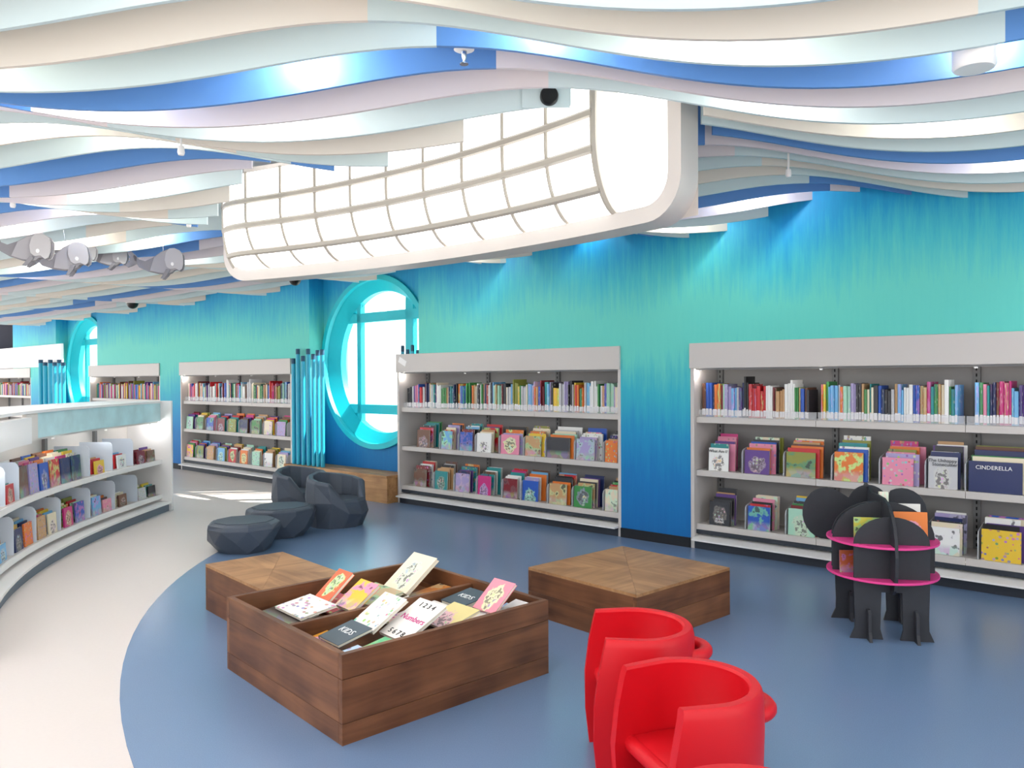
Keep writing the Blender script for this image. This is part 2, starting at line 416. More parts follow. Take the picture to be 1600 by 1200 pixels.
for k in range(-12, 52):
    Y = yk(k); xr = min(wall_x(Y)-.0, 6.2); xl = -.80*Y-1.4
    xl = max(xl, -13)
    segs = [(xl, xr)]
    g = gap(k)
    if g: segs = [(xl, g[0]), (g[1], xr)]
    for s0, s1 in segs:
        if s1-s0 < .05: continue
        xj0 = -.06+SHF*(k+8)
        mlo, mhi = math.floor((s0-xj0)/LP), math.floor((s1-xj0)/LP)
        for mm in range(mlo, mhi+1):
            a0, a1 = max(s0, xj0+mm*LP), min(s1, xj0+(mm+1)*LP)
            if a1-a0 < .02: continue
            n = max(2, int((a1-a0)/.11)+1); vs = []; fs = []
            ztop = 2.98
            for i in range(n+1):
                x = a0+(a1-a0)*i/n; zl = zlow(x, k)
                vs += [(x, Y, zl), (x, Y, ztop), (x, Y+.018, zl), (x, Y+.018, ztop)]
            for i in range(n):
                p = 4*i; q = p+4
                fs += [(p, q, q+1, p+1), (p+2, p+3, q+3, q+2), (p, p+2, q+2, q), (p+1, q+1, q+3, p+3)]
            fs += [(0, 1, 3, 2), (4*n, 4*n+2, 4*n+3, 4*n+1)]
            c = SEQ[(k+11+mm+1) % 5]
            MB().add(vs, fs).build('wave_panel', BAF[c], ceil); nb += 1

# lamps hidden between the wave rows, some added to brighten the left ceiling
def slot_lamp(x, k, e, c=(1, .95, .88)):
    y = yk(k)-.10; z = zlow(x, k)+.17
    q = MB(); q.lathe([(0, .09), (.03, .09), (.034, .02), (.034, -.0), (.028, -.0), (.026, .03), (0, .03)], 12, (x, y, z)); t = q.build('slot_spotlight', WHITE, ceil, None, True)
    l = bpy.data.lights.new('slot_light', 'POINT'); l.energy = e; l.shadow_soft_size = .03; l.color = c
    o = link('slot_light', l, t, Matrix.Translation((x, y, z-.035)))
LAMPS = [(-.85, -8, 3), (.15, -9, 2.5), (1.9, -9, 3), (-2.3, -9, 2.5), (-1.1, -6, 2.5), (.75, -10, 2.5), (-.75, -11, 3), (2.05, -6, 2.5), (1.2, -7, 2),
         (-2.6, -4, 3), (-2.05, -3, 2), (-3.6, -2, 2.5), (1.75, 3, 2.5), (2.9, -3, 2.5), (1.3, 5, 2), (-2.9, 3, 3), (-4.6, 4, 3), (-3.9, 8, 3), (-5.5, 9, 3), (-3.4, 12, 3), (-2.2, 13, 2.5),
         (-5, 15, 3.5), (-7.5, 15, 3.5), (-6, 20, 3.5), (-8.5, 22, 3.5), (-7.5, 28, 4), (-9.8, 33, 4), (.6, 9, 2), (-.6, 12, 2), (-1.9, -7, 3), (-3.0, -6, 3), (-2.5, 0, 3), (-3.4, 1, 3), (-4.3, -1, 3), (-3.3, 5, 3), (-4.2, 6, 3), (-5.4, 6, 3), (-3.2, 9, 3), (-4.7, 11, 3), (-6.4, 12, 3), (-4.2, 14, 3), (-5.8, 17, 3), (-7, 18, 3), (-8, 25, 4)]  # last, larger part of this row: unseen lamps added to lift the left rows
for x, k, e in LAMPS: slot_lamp(x, k, e*2.6)

# ================================================================== LUMINOUS LANTERN
FL, FR = Vector((-2.31, 6.5, 0)), Vector((.88, 3.93, 0))
fx = (FR-FL); FS = fx.length; fx.normalize(); fn = Vector((fx.y, -fx.x, 0)) * 1.0       # fn towards the room
if fn.y > 0: fn = -fn
SAG = .28
def LPt(s, z, d=0):          # s metres from the left end, d bulge towards the room
    q = s/FS
    p = FL+fx*s-fn*(4*SAG*q*(1-q))+fn*d
    return Vector((p.x, p.y, z))
Z0, Z1, FW = 2.20, 2.97, .085
lan = thing('ceiling_lantern', 'large white glowing curved light box with ribbed panels hanging from ceiling', 'light', Matrix.Translation((FL+FR)/2))
linv = Matrix.Translation(-(FL+FR)/2)
def lbuild(b_, name, mt, parent=None, smooth=False, bevel=0):
    b_.v = [tuple(linv @ Vector(q)) for q in b_.v]
    return b_.build(name, mt, parent or lan, None, smooth, bevel)
# outline of the frame (s,z), rounded bottom corners
def outline(inset, r):
    pts = [(inset, Z1)]
    for cx_, a0 in ((inset+r, PI), (FS-inset-r, 1.5*PI)):
        for i in range(9):
            a = a0+i*PI/16; pts.append((cx_+r*math.cos(a), Z0+inset+r+r*math.sin(a)))
    # long bottom edge subdivided
    out = []
    for i, p in enumerate(pts):
        out.append(p)
        if i == 9:
            nx = pts[i+1]
            for j in range(1, 14): out.append((p[0]+(nx[0]-p[0])*j/14, p[1]))
    out.append((FS-inset, Z1)); return out
o1, o2 = outline(0, .22), outline(FW, .15)
b = MB(); n = len(o1)
vs = [LPt(s, z, .07) for s, z in o1]+[LPt(s, z, .07) for s, z in o2]+[LPt(s, z, -.12) for s, z in o1]+[LPt(s, z, -.02) for s, z in o2]
fs = []
for i in range(n-1):
    fs += [(i, i+1, n+i+1, n+i), (i, 2*n+i, 2*n+i+1, i+1), (n+i, n+i+1, 3*n+i+1, 3*n+i)]
b.add(vs, fs); lbuild(b, 'frame', FRAMEM, smooth=True)
# housing back
b = MB(); ss = [FS*i/24 for i in range(25)]
for i in range(24): b.add([LPt(ss[i], Z0+.03, -.12), LPt(ss[i+1], Z0+.03, -.12), LPt(ss[i+1], Z1+.2, -.12), LPt(ss[i], Z1+.2, -.12)], [(0, 1, 2, 3)])
lbuild(b, 'housing', FRAMEM)
BU, CC, ZB = .26, .40, Z0+FW
SA = FS-.47                   # where the bulge ends and the flat end pane begins
def bul(s, q):
    """q metres of height parameter: 0 at the frame, quarter ellipse then straight up"""
    env = min(1, max(0.0, (s-FW)/.35)); env = math.sin(env*PI/2)**.5 if env > 0 else 0
    if q < 1: a = q*PI/2; return LPt(s, ZB+CC*(1-math.cos(a)), .0+BU*math.sin(a)*(.45+.55*env))
    return LPt(s, ZB+CC+(q-1)*.45, BU*(.45+.55*env))
QS = [0, .50, .86, 1.22, 1.72]
NS = 10
SS = [FW+.01+(SA-FW)*i/NS for i in range(NS+1)]
gp = .012
for i in range(NS):
    for j in range(4):
        b = MB(); NI, NJ = 4, 4; vs = []
        for a in range(NI+1):
            for c in range(NJ+1): vs.append(bul(SS[i]+gp+(SS[i+1]-SS[i]-2*gp)*a/NI, QS[j]+.02+(QS[j+1]-QS[j]-.04)*c/NJ))
        fs = [(a*(NJ+1)+c, (a+1)*(NJ+1)+c, (a+1)*(NJ+1)+c+1, a*(NJ+1)+c+1) for a in range(NI) for c in range(NJ)]
        b.add(vs, fs); lbuild(b, 'light_panel', LIT, smooth='all')
for i in range(NS+1):
    r = .011 if i not in (0, NS) else .018
    if i == 3: r = .014
    lbuild(MB().tube([bul(SS[i], q*1.72/20) for q in range(21)], r*1.05, 6), 'rib', RIB, smooth=True)
for j in (1, 2, 3):
    lbuild(MB().tube([bul(SS[0]+(SS[-1]-SS[0])*i/30, QS[j]) for i in range(31)], .025, 6), 'rib', RIB, smooth=True)
# flat glowing end pane with rounded bottom corner
b = MB(); pts = [(SA, Z1), (SA, ZB+.0)]
for i in range(9):
    a = 1.5*PI+i*PI/16; pts.append((FS-FW-.15+.15*math.cos(a), ZB+.15+.15*math.sin(a)))
pts.append((FS-FW, Z1)); b.add([LPt(s, z, .0) for s, z in pts], [tuple(range(len(pts)))]); lbuild(b, 'end_pane', LIT)

# ================================================================== WALL BOOKCASES
def T(x, y, z): return Matrix.Translation((x, y, z))
YB, YL = .43, .045          # back panel, shelf lip front
ZSH = [.155, .595, 1.03]    # underside of the three shelf lips
LIPH = .048
def bookcase(x0, x1, label, full=True, light=True):
    W_ = x1-x0; e = thing('bookcase', label, 'bookcase', WM @ T(x0, 0, 0), 'grey wall bookcases')
    q = MB(); q.box(0, W_, -.02, .12, 1.475, UH); q.build('header', SHELF, e, None, False, .004)
    for xa in (0, W_-.032):
        q = MB(); q.box(xa, xa+.032, -.0, YB, 0, 1.475); q.build('side_panel', SHELF, e, None, False, .003)
    q = MB(); q.box(.032, W_-.032, .12, YB, 1.476, 1.50); q.build('canopy_underside', SHELF, e)
    q = MB(); q.box(.032, W_-.032, YB, YB+.02, .1, 1.50); q.build('back_panel', SHELFB, e)
    nb_ = 3
    for i in range(nb_+1):
        xx = .06+(W_-.12)*i/nb_-.02
        u = MB(); u.box(xx, xx+.045, YB-.03, YB, .18, 1.475); up = u.build('upright', UPR, e)
        u = MB()
        for kz in range(30): u.box(xx+.018, xx+.027, YB-.032, YB-.0299, .22+kz*.042, .242+kz*.042)
        u.build('slots', SLOT, up)
    for k, z in enumerate(ZSH):
        q = MB(); q.box(.034, W_-.034, YL, YB-.032, z+LIPH-.018, z+LIPH); sh = q.build('shelf', SHELF, e)
        for i in range(nb_):
            a, c = .034+(W_-.068)*i/nb_, .034+(W_-.068)*(i+1)/nb_
            q = MB(); q.box(a+.0015, c-.0015, YL-.012, YL, z, z+LIPH); q.build('shelf_lip', SHELF, sh, None, False, .002)
    q = MB(); q.prism([(.13, .122), (-.06, .088), (-.06, .076), (.13, .076)], .034, W_-.034, f=lambda p, h: (h, p[0], p[1])); q.build('plinth_ledge', WHITE, e)
    q = MB(); q.box(.034, W_-.034, .0, .03, 0, .075); q.build('kick_board', KICK, e)
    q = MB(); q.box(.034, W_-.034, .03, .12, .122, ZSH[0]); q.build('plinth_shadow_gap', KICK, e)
    q = MB(); q.box(.04, W_-.04, .02, .055, 1.462, 1.475); q.build('light_rail', UPR, e)
    for xx in ((.07, 1.05, 2.05) if light else ()):
        l = bpy.data.lights.new('rail_light', 'POINT'); l.energy = .7 if xx < .1 else .3; l.shadow_soft_size = .01; l.color = (1, .97, .92)
        link('rail_light', l, e, T(xx, .035, 1.445))
        q = MB(); q.lathe([(0, 0), (.012, 0), (.012, .012), (0, .012)], 10, (xx, .035, 1.452)); q.build('rail_spot', WHITE, e)
    return e
BC = ['farthest grey wall bookcase at the dark end of the wall', 'grey wall bookcase right of the farther round window', 'grey wall bookcase left of the nearer round window and blue tubes',
      'grey wall bookcase between the nearer round window and the blue pier', 'grey wall bookcase right of the blue pier behind the elephant stand']
for (x0, x1), l in zip(UN, BC): bookcase(x0, x1, l)

# ------------------------------------------------------------------ books
def hard_book(spine_out):
    """unit book; spine_out: x thickness, y depth (spine at y=0); else x width (spine at x=0), y thickness (front cover at y=0)"""
    q = MB()
    if spine_out:
        q.box(0, .12, .02, 1, 0, 1); q.box(.88, 1, .02, 1, 0, 1); q.box(.12, .88, .05, .985, .012, .975, 1)
        q.add([(0, .02, 0), (.2, -.0, 0), (.8, -.0, 0), (1, .02, 0), (.9, .06, 0), (.1, .06, 0), (0, .02, 1), (.2, 0, 1), (.8, 0, 1), (1, .02, 1), (.9, .06, 1), (.1, .06, 1)],
              [(5, 4, 3, 2, 1, 0), (6, 7, 8, 9, 10, 11)]+[(i, (i+1) % 6, 6+(i+1) % 6, 6+i) for i in range(6)])
        q.add([(.08, -.004, .05), (.92, -.004, .05), (.92, -.004, .24), (.08, -.004, .24)], [(0, 1, 2, 3)], 2)
    else:
        q.box(0, 1, 0, .12, 0, 1); q.box(0, 1, .88, 1, 0, 1); q.box(.03, .985, .12, .88, .01, .985, 1); q.box(0, .03, .12, .88, 0, 1)
    return q
SPM = [hard_book(True).mesh('book', [CV[k], PAGES, LABELM]) for k in ('plain', 'spine')]
FCM = {k: hard_book(False).mesh('picture_book', [CV[k], PAGES]) for k in ('plain', 'scene', 'dots', 'figure')}
COLN = [('red', '#c8252c'), ('dark red', '#7c1f2a'), ('orange', '#e0762a'), ('yellow', '#e8c23a'), ('cream', '#e8dcc0'), ('white', '#efefec'), ('pale grey', '#c3c3c6'), ('charcoal', '#33343a'),
        ('black', '#17171b'), ('navy', '#1f2c5c'), ('royal blue', '#2456b4'), ('sky blue', '#6fb0dd'), ('teal', '#1f8a8c'), ('mint', '#a9d8c0'), ('green', '#3c8a48'), ('olive', '#8b8f3c'),
        ('tan', '#c49a6c'), ('brown', '#6a4430'), ('pink', '#e28aa6'), ('magenta', '#c92f7c'), ('purple', '#5d3a86'), ('lilac', '#a79ac8')]
WGT = [5, 4, 4, 3, 7, 10, 6, 6, 5, 6, 6, 5, 5, 3, 5, 3, 6, 4, 4, 3, 4, 3]
CH = dict(COLN)
def rcol(): return random.choices(COLN, WGT)[0]
def spine_row(x0, x1, where, gaps=(), stuff=False, zsh=ZSH[2], tall=1.08):
    x = x0+.015; k = 0; acc = MB(); run = []; rl = 0; leanrow = 0
    zb = zsh+LIPH+.001
    while x < x1-.03:
        for g0, g1 in gaps:
            if g0 < x < g1: x = g1
        if rl <= 0: rl = random.randint(1, 5); cn, ch = rcol(); hh = random.uniform(.205, .262)*tall
        rl -= 1
        th = random.uniform(.011, .027); h = hh+random.uniform(-.012, .012); d = random.uniform(.16, .21)
        if random.random() < .07: h += .04
        if random.random() < .5: cn, ch = rcol()
        k += 1
        y = YL+.05+random.uniform(-.01, .012)
        if stuff:
            acc.box(x, x+th, y, y+d, zb, zb+h, random.randrange(len(STM)))
        else:
            o = link('book', random.choice(SPM), None, WM @ T(x, y, zb) @ Matrix.Diagonal((th, d, h, 1)))
            o.color = lin(ch)
            tag(o, '%s upright book, %s from left on top shelf of bookcase %s' % (cn, nth(k), where), 'book', 'books standing spine out on the top shelves')
        x += th+.0012
    return acc
STM = [mat('far_book_'+n.replace(' ', '_'), h, .5) for n, h in COLN if n not in ('black', 'charcoal', 'navy')]
W_R, W_M, W_L = 'right of pier', 'left of pier', 'left of near window'
spine_row(UN[4][0]+.04, UN[4][0]+2.42, W_R, gaps=((UN[4][0]+.93, UN[4][0]+1.03), (UN[4][0]+1.93, UN[4][0]+2.03)))
spine_row(UN[3][0]+.04, UN[3][1]-.035, W_M, gaps=((UN[3][0]+1.02, UN[3][0]+1.05), (UN[3][0]+2.02, UN[3][0]+2.05)))
spine_row(UN[2][0]+.04, UN[2][1]-.035, W_L, gaps=((UN[2][0]+1.9, UN[2][0]+1.94),))
for i, l in ((1, 'row of upright books in bookcase right of the farther window'), (0, 'row of pale upright books in the farthest bookcase')):
    a = spine_row(UN[i][0]+.04, UN[i][1]-.035, '', stuff=True)
    tag(a.build('book_row', STM, None, WM), l, 'books', None, 'stuff')
# clear acrylic guards with label strips along the top shelves
for i, w_ in ((2, W_L), (3, W_M), (4, W_R)):
    x0, x1 = UN[i]
    for s in range(3):
        a, c = x0+.04+(x1-x0-.08)*s/3, x0+.04+(x1-x0-.08)*(s+1)/3
        q = MB(); q.box(a+.004, c-.004, YL+.012, YL+.015, 0, .058); q.box(a+.004, c-.004, YL+.012, YL+.032, 0, .003)
        tag(q.build('book_guard', ACRY, None, WM @ T(0, 0, ZSH[2]+LIPH+.001)), '%s clear acrylic book guard from left, top shelf of bookcase %s' % (nth(s+1), w_), 'book guard', 'clear acrylic guards on the top shelves')

# face-out bins
def divider_mesh():
    q = MB(); pts = [(0, 0), (0, .15), (.012, .178), (.04, .19), (.30, .235), (.315, .225), (.32, .2), (.32, 0)]
    q.prism(pts, 0, .004, f=lambda p, h: (h, p[0], p[1]))
    return q.mesh('shelf_divider', DIVG)
DIVM = divider_mesh()
KINDS = ['scene', 'figure', 'dots', 'scene', 'figure']
BACKS = {'left': MB(), 'curved': MB()}
def bin_stack(x, w_, zsh, nbk, front, where, shelfn, bi, h0=.185, art=None, letters=None):
    """front book plus the ones standing behind it, each a little higher"""
    zb = zsh+LIPH+.001; y = YL+.012
    for k in range(nbk):
        cn, ch = front if k == 0 else rcol()
        th = random.uniform(.008, .016)
        ww = w_ if k == 0 else w_*random.uniform(.88, 1.12); hh = h0*(1.0 if k == 0 else random.uniform(.98, 1.10))+.015*k
        hh = min(hh, .34)
        xo = x+(0 if k == 0 else random.uniform(0, .02))
        knd = (art or random.choice(KINDS)) if k == 0 else random.choice(['plain', 'scene', 'plain', 'dots'])
        if where == W_L and k > 0:
            BACKS['left'].box(xo, xo+ww, y, y+th, zb, zb+hh, random.randrange(len(STM))); y += th+random.uniform(.012, .022)
            if y > YB-.06: break
            continue
        o = link('picture_book', FCM[knd], None, WM @ T(xo, y, zb) @ Matrix.Rotation(math.radians(-3), 4, 'X') @ Matrix.Diagonal((ww, th, hh, 1)))
        o.color = lin(ch)
        pos = 'front' if k == 0 else nth(k+1)
        tag(o, '%s picture book, %s in %s stack of %s shelf, bookcase %s' % (cn, pos, nth(bi), shelfn, where), 'picture book', 'picture books facing out on the lower shelves')
        if k == 0 and letters:
            for (txt, sz, fx_, fz_, mt) in letters:
                me = text_mesh(txt, sz, mt)
                tb = T(xo+ww*fx_, y-.0015, zb+hh*fz_) @ Matrix.Rotation(math.radians(87), 4, 'X')
                t = link('title_lettering', me, None)
                t.parent = o; t.matrix_parent_inverse = Matrix.Identity(4)
                t.matrix_local = (T(xo, y, zb) @ Matrix.Rotation(math.radians(-3), 4, 'X') @ Matrix.Diagonal((ww, th, hh, 1))).inverted() @ tb
        y += th+random.uniform(.012, .022)
        if y > YB-.06: break
INKD = mat('ink_dark', '#20242a', .6); INKW = mat('ink_white', '#f4f4f4', .6); INKP = mat('ink_pink', '#d33a8e', .6); INKB = mat('ink_blue', '#2a58b8', .6)
def row(where, shelfn, zs, us, vref, ws, cols, n=6, h0=.185, arts=None, lets=None, xs=None):
    for i, u in enumerate(us):
        x = (wt(u, vref, YL+.01)) if xs is None else xs[i]
        cn = cols[i]; art = arts[i] if arts else None
        nxt = (wt(us[i+1], vref, YL+.01) if xs is None else xs[i+1]) if i+1 < len(us) else None
        w_ = ws[i]
        if nxt: w_ = min(w_, (nxt-x-.045)/1.12)
        xend = {W_R: UN[4][1], W_M: UN[3][1], W_L: UN[2][1]}[where]-.04
        w_ = min(w_, (xend-x-.025)/1.12)
        bin_stack(x, w_, zs, n, (cn, CH[cn]), where, shelfn, i+1, h0[i] if isinstance(h0, list) else h0, art, (lets or {}).get(i))
        xd = (nxt-.02) if nxt else x+w_*1.12+.03
        if nxt is None and where == W_M: continue
        if xd < UN[4][0]+2.9:
            o = link('shelf_divider', DIVM, None, WM @ T(xd, YL+.005, zs+LIPH+.001))
            tag(o, 'grey plastic divider right of %s book stack, %s shelf, bookcase %s' % (nth(i+1), shelfn, where), 'divider', 'grey plastic shelf dividers')
# right bookcase
row(W_R, 'middle', ZSH[1], [1107, 1163, 1228, 1303, 1378, 1450, 1513], 735, [.17, .2, .22, .2, .2, .25, .30],
    ['white', 'purple', 'olive', 'orange', 'pink', 'pale grey', 'navy'], 7, [.185, .185, .19, .21, .19, .215, .2],
    ['figure', 'figure', 'scene', 'scene', 'dots', 'figure', 'plain'],
    {0: [('What Am I?', .034, .5, .86, INKD)], 5: [('The Unhappy', .032, .5, .88, INKD), ('Stonecutter', .032, .58, .76, INKD)], 6: [('CINDERELLA', .036, .48, .80, INKW)]})
row(W_R, 'bottom', ZSH[0], [1108, 1168, 1231, 1300, 1378, 1452, 1533], 820, [.175, .18, .2, .2, .2, .18, .22],
    ['charcoal', 'royal blue', 'mint', 'tan', 'cream', 'white', 'yellow'], 6, [.19, .185, .2, .2, .2, .18, .2],
    ['figure', 'scene', 'figure', 'scene', 'dots', 'scene', 'dots'], {0: [('ANNE', .026, .52, .27, INKW), ('FRANK', .026, .52, .15, INKW)]})
# middle bookcase
row(W_M, 'middle', ZSH[1], [651, 689, 717.6, 744.5, 782, 820, 854, 900, 945], 690, [.2, .16, .2, .2, .24, .2, .27, .2, .2],
    ['brown', 'sky blue', 'royal blue', 'white', 'pink', 'tan', 'charcoal', 'lilac', 'orange'], 6, .195,
    ['figure', 'scene', 'scene', 'figure', 'figure', 'scene', 'scene', 'scene', 'dots'])
row(W_M, 'bottom', ZSH[0], [646, 679, 711, 746, 786, 815.5, 857.6, 896, 944.7], 750, [.2, .19, .2, .18, .18, .2, .2, .2, .22],
    ['brown', 'teal', 'lilac', 'magenta', 'dark red', 'royal blue', 'tan', 'green', 'cream'], 6, .195,
    ['scene', 'figure', 'scene', 'figure', 'scene', 'figure', 'scene', 'figure', 'scene'])
# left bookcase
xs = [UN[2][0]+.07+i*.322 for i in range(9)]
row(W_L, 'middle', ZSH[1], [0]*9, 0, [.2]*9, ['mint', 'green', 'royal blue', 'dark red', 'olive', 'navy', 'green', 'cream', 'lilac'], 5, .19, None, None, xs)
row(W_L, 'bottom', ZSH[0], [0]*9, 0, [.2]*9, ['yellow', 'olive', 'tan', 'sky blue', 'red', 'orange', 'mint', 'white', 'cream'], 5, .19, None, None, xs)

tag(BACKS['left'].build('book_stack_backs', STM, None, WM), 'picture books standing behind the front ones, bookcase left of near window', 'books', None, 'stuff')

# ================================================================== BENCH AND TUBES IN THE ALCOVE
bn = thing('window_bench', 'long low wooden bench under the nearer round window', 'bench', WM @ T(-5.60, 0, 0))
q = MB(); q.prism([(-.19, -.15), (1.88, -.15), (1.88, .20), (.185, .20), (.185, -.004), (-.19, -.004)], .285, .315, f=lambda p, h: (p[0], p[1], h)); q.build('bench_top', BENCH, bn, None, False, .004)
q = MB(); q.box(-.185, 1.875, -.14, -.115, 0, .285); q.build('front_board', BENCH, bn, None, False, .003)
q = MB(); q.box(1.85, 1.875, -.114, .20, 0, .285); q.build('end_board', BENCH, bn)
def tube(x, y, z0, z1, r, label, grp):
    t = thing('pole', label, 'pole', WM @ T(x, y, z0), grp)
    MB().lathe([(0, 0), (r, 0), (r, z1-z0-.07), (0, z1-z0-.07)], 12).build('shaft', TUBE, t, None, True)
    MB().lathe([(0, z1-z0-.07), (r*1.02, z1-z0-.07), (r*1.02, z1-z0-.004), (r*.8, z1-z0), (0, z1-z0)], 12).build('cap', TUBED, t, None, True)
for n, (u, vt) in enumerate(((459, 560), (466, 545), (474, 556), (482, 545), (490, 553), (497, 547), (504, 546))):
    y = -.07
    x = wt(u, 640, y); tube(x, y, .316, wz(u, vt, y), .026, 'cyan pole with dark cap, %s from left beside the nearer round window' % nth(n+1), 'cyan poles left of the nearer window')
for n, (u, vt) in enumerate(((628, 540), (637, 546), (645, 539), (651, 547))):
    y = .06
    x = UN[3][0]+.03+.085*n
    tube(x, y, UH+.001, wz(u, vt, y), .020, 'cyan pole, %s of four whose tops peek over middle bookcase' % nth(n+1), 'cyan poles right of the nearer window')
for n, u in enumerate((64, 71, 79, 86, 93, 99)):
    y = -.12
    tube(wt(u, 600, y), y, 0, wz(u, 562+(n % 2)*4, y), .042, 'cyan pole, %s from left in cluster beside the farther round window' % nth(n+1), 'cyan poles left of the farther window')

# ================================================================== WOODEN BOXES
EA = Vector((math.cos(math.radians(41.9)), math.sin(math.radians(41.9)), 0)); EB = Vector((-EA.y, EA.x, 0))
def obox(origin, rz=41.9): return Matrix.Translation(origin) @ Matrix.Rotation(math.radians(rz), 4, 'Z')
# open display box
BA = Vector((-.652, 2.985, 0)); S, HB, TW = 1.10, .352, .028
MA = obox(BA)
db = thing('display_box', 'open square walnut box filled with picture books', 'display box', MA)
zz_ = [0, .085, .255, HB]
for k in range(3):
    for nm, bx in (('plank', (0, S, 0, TW)), ('plank', (0, S, S-TW, S))):
        q = MB(); q.box(bx[0], bx[1], bx[2], bx[3], zz_[k]+.0008, zz_[k+1]-.0008); q.build(nm, WOODX, db, None, False, .0015)
    for x in (0, S-TW):
        q = MB(); q.box(x, x+TW, TW+.0006, S-TW-.0006, zz_[k]+.0008, zz_[k+1]-.0008); q.build('plank', WOODY, db, None, False, .0015)
q = MB(); q.box(TW+.001, S-TW-.001, S/2-.014, S/2+.014, .12, HB-.022); q.build('divider', WOODX, db, None, False, .002)
q = MB(); q.box(TW+.001, S-TW-.001, TW+.001, S-TW-.001, .215, .23); q.build('inner_floor', WOODX, db)
def low_table(origin, sx, sy, h, label):
    t = thing('low_wooden_table', label, 'table', obox(origin), 'low walnut block tables')
    zs = [0, h*.5, h-.016]
    for k in range(2):
        for y in (0, sy-.025):
            q = MB(); q.box(0, sx, y, y+.025, zs[k]+.0006, zs[k+1]-.0006); q.build('plank', WOODX, t, None, False, .0015)
        for x in (0, sx-.025):
            q = MB(); q.box(x, x+.025, .0256, sy-.0256, zs[k]+.0006, zs[k+1]-.0006); q.build('plank', WOODY, t, None, False, .0015)
    c = (sx/2, sy/2); cs = [(0, 0), (sx, 0), (sx, sy), (0, sy)]
    for i in range(4):
        p, r = cs[i], cs[(i+1) % 4]; mid = ((p[0]+r[0]+c[0])/3, (p[1]+r[1]+c[1])/3)
        tri = [(x+(mid[0]-x)*.004, y+(mid[1]-y)*.004) for x, y in (p, r, c)]
        q = MB(); q.prism(tri, h-.016, h, f=lambda pp, hh: (pp[0], pp[1], hh)); q.build('top_wedge', WTOPX if i % 2 else WTOPY, t)
low_table(Vector((.638, 4.055, 0)), .86, .82, .28, 'low square walnut block table near the blue pier')
low_table(Vector((-1.338, 4.19, 0)), .50, .80, .28, 'low walnut block table partly behind the open display box')

# books in the display box: facing -a and up, laid out from the left
INK = {'d': INKD, 'w': INKW, 'p': INKP, 'b': INKB}
def laid(ba, bb, z, w_, h, alpha, th, col, art, label, letters=(), twist=0):
    p = BA+EA*ba+EB*bb+Vector((0, 0, z))
    al = math.radians(alpha); tw = math.radians(twist)
    xa = (-EB*math.cos(tw)+EA*math.sin(tw)).normalized()
    fwd = (EA*math.cos(tw)+EB*math.sin(tw)).normalized()
    up = fwd*math.cos(al)+Vector((0, 0, math.sin(al)))
    mm = frame(p, xa, up)
    o = link('picture_book', FCM[art], None, mm @ Matrix.Diagonal((w_, th, h, 1))); o.color = lin(col)
    tag(o, label, 'picture book', 'picture books in the display box')
    for txt, sz, fx_, fz_, ink in letters:
        t = link('title_lettering', text_mesh(txt, sz, INK[ink]), o)
        t.matrix_local = Matrix.Diagonal((1/w_, 1/th, 1/h, 1)) @ T(w_*fx_, -.0012, h*fz_) @ Matrix.Rotation(PI/2, 4, 'X')
    return o
# back compartment
laid(0.100, 1.030, 0.262, .30, .20, 8, .012, '#4a4038', 'scene', 'dark photo book lying at left end of the rear compartment')
laid(0.190, 0.980, 0.293, .27, .19, 8, .012, '#f1eeea', 'dots', 'white book lying beside the dark photo book in the rear compartment')
laid(0.395, 1.045, 0.254, .24, .17, 10, .012, '#d9707a', 'dots', 'rose red book lying under the leaning orange book')
laid(0.405, 0.976, 0.305, .135, .180, 40, .018, '#e8693f', 'figure', 'orange book with a kite shape leaning in the rear compartment')
laid(0.420, 0.805, 0.295, .165, .18, 34, .02, '#f2c53c', 'scene', 'yellow picture book leaning on the divider beside the orange one')
laid(0.580, 1.020, 0.268, .27, .21, 8, .014, '#cdb28a', 'scene', 'tan book lying between the yellow and cream leaning books')
laid(0.800, 0.965, 0.285, .215, .255, 37, .022, '#f3e9cf', 'figure', 'large cream book with a fox drawing leaning in the rear compartment')
laid(0.840, 0.800, 0.262, .22, .22, 6, .012, '#e08a34', 'scene', 'orange book lying under the large cream leaning book')
# front compartment
laid(0.100, 0.515, 0.262, .16, .12, 8, .012, '#e9a02e', 'figure', 'small amber book at the left end of the front compartment')
laid(0.060, 0.220, 0.276, .16, .14, 6, .012, '#c4dcf4', 'dots', 'pale blue small book in the front left corner of the box')
laid(0.170, 0.210, 0.272, .15, .16, 10, .012, '#5cbf86', 'scene', 'green picture book lying in front of the slate book')
laid(0.130, 0.430, 0.294, .17, .17, 12, .014, '#46545f', 'plain', 'slate grey book with pale capital title lying at left', [('KIDS', .05, .5, .55, 'w')])
laid(0.330, 0.500, 0.292, .18, .215, 30, .016, '#f2efe8', 'dots', 'white book with coloured dots leaning in the front compartment')
laid(0.385, 0.350, 0.275, .20, .25, 26, .016, '#f4f0ea', 'plain', 'white counting book leaning beside the dotted one', [('Numbers', .045, .52, .5, 'p'), ('1 2 3 4', .04, .5, .86, 'd'), ('5 6 7 8', .04, .5, .12, 'd')])
laid(0.600, 0.330, 0.285, .19, .20, 14, .012, '#ecdc98', 'figure', 'pale yellow book lying behind the counting book')
laid(0.660, 0.525, 0.268, .24, .16, 10, .012, '#ece6e0', 'dots', 'white patterned book lying near the divider, front compartment')
laid(0.700, 0.280, 0.268, .24, .18, 10, .012, '#f3ebe8', 'scene', 'pale pink and white book lying in middle of front compartment')
laid(0.840, 0.500, 0.300, .17, .19, 8, .03, '#4a5660', 'plain', 'thick slate book lying at the right of the front compartment', [('KIDS', .05, .5, .5, 'w')])
laid(0.850, 0.260, 0.312, .155, .18, 40, .014, '#f08fa0', 'figure', 'pink book with yellow shape leaning at right end of box')
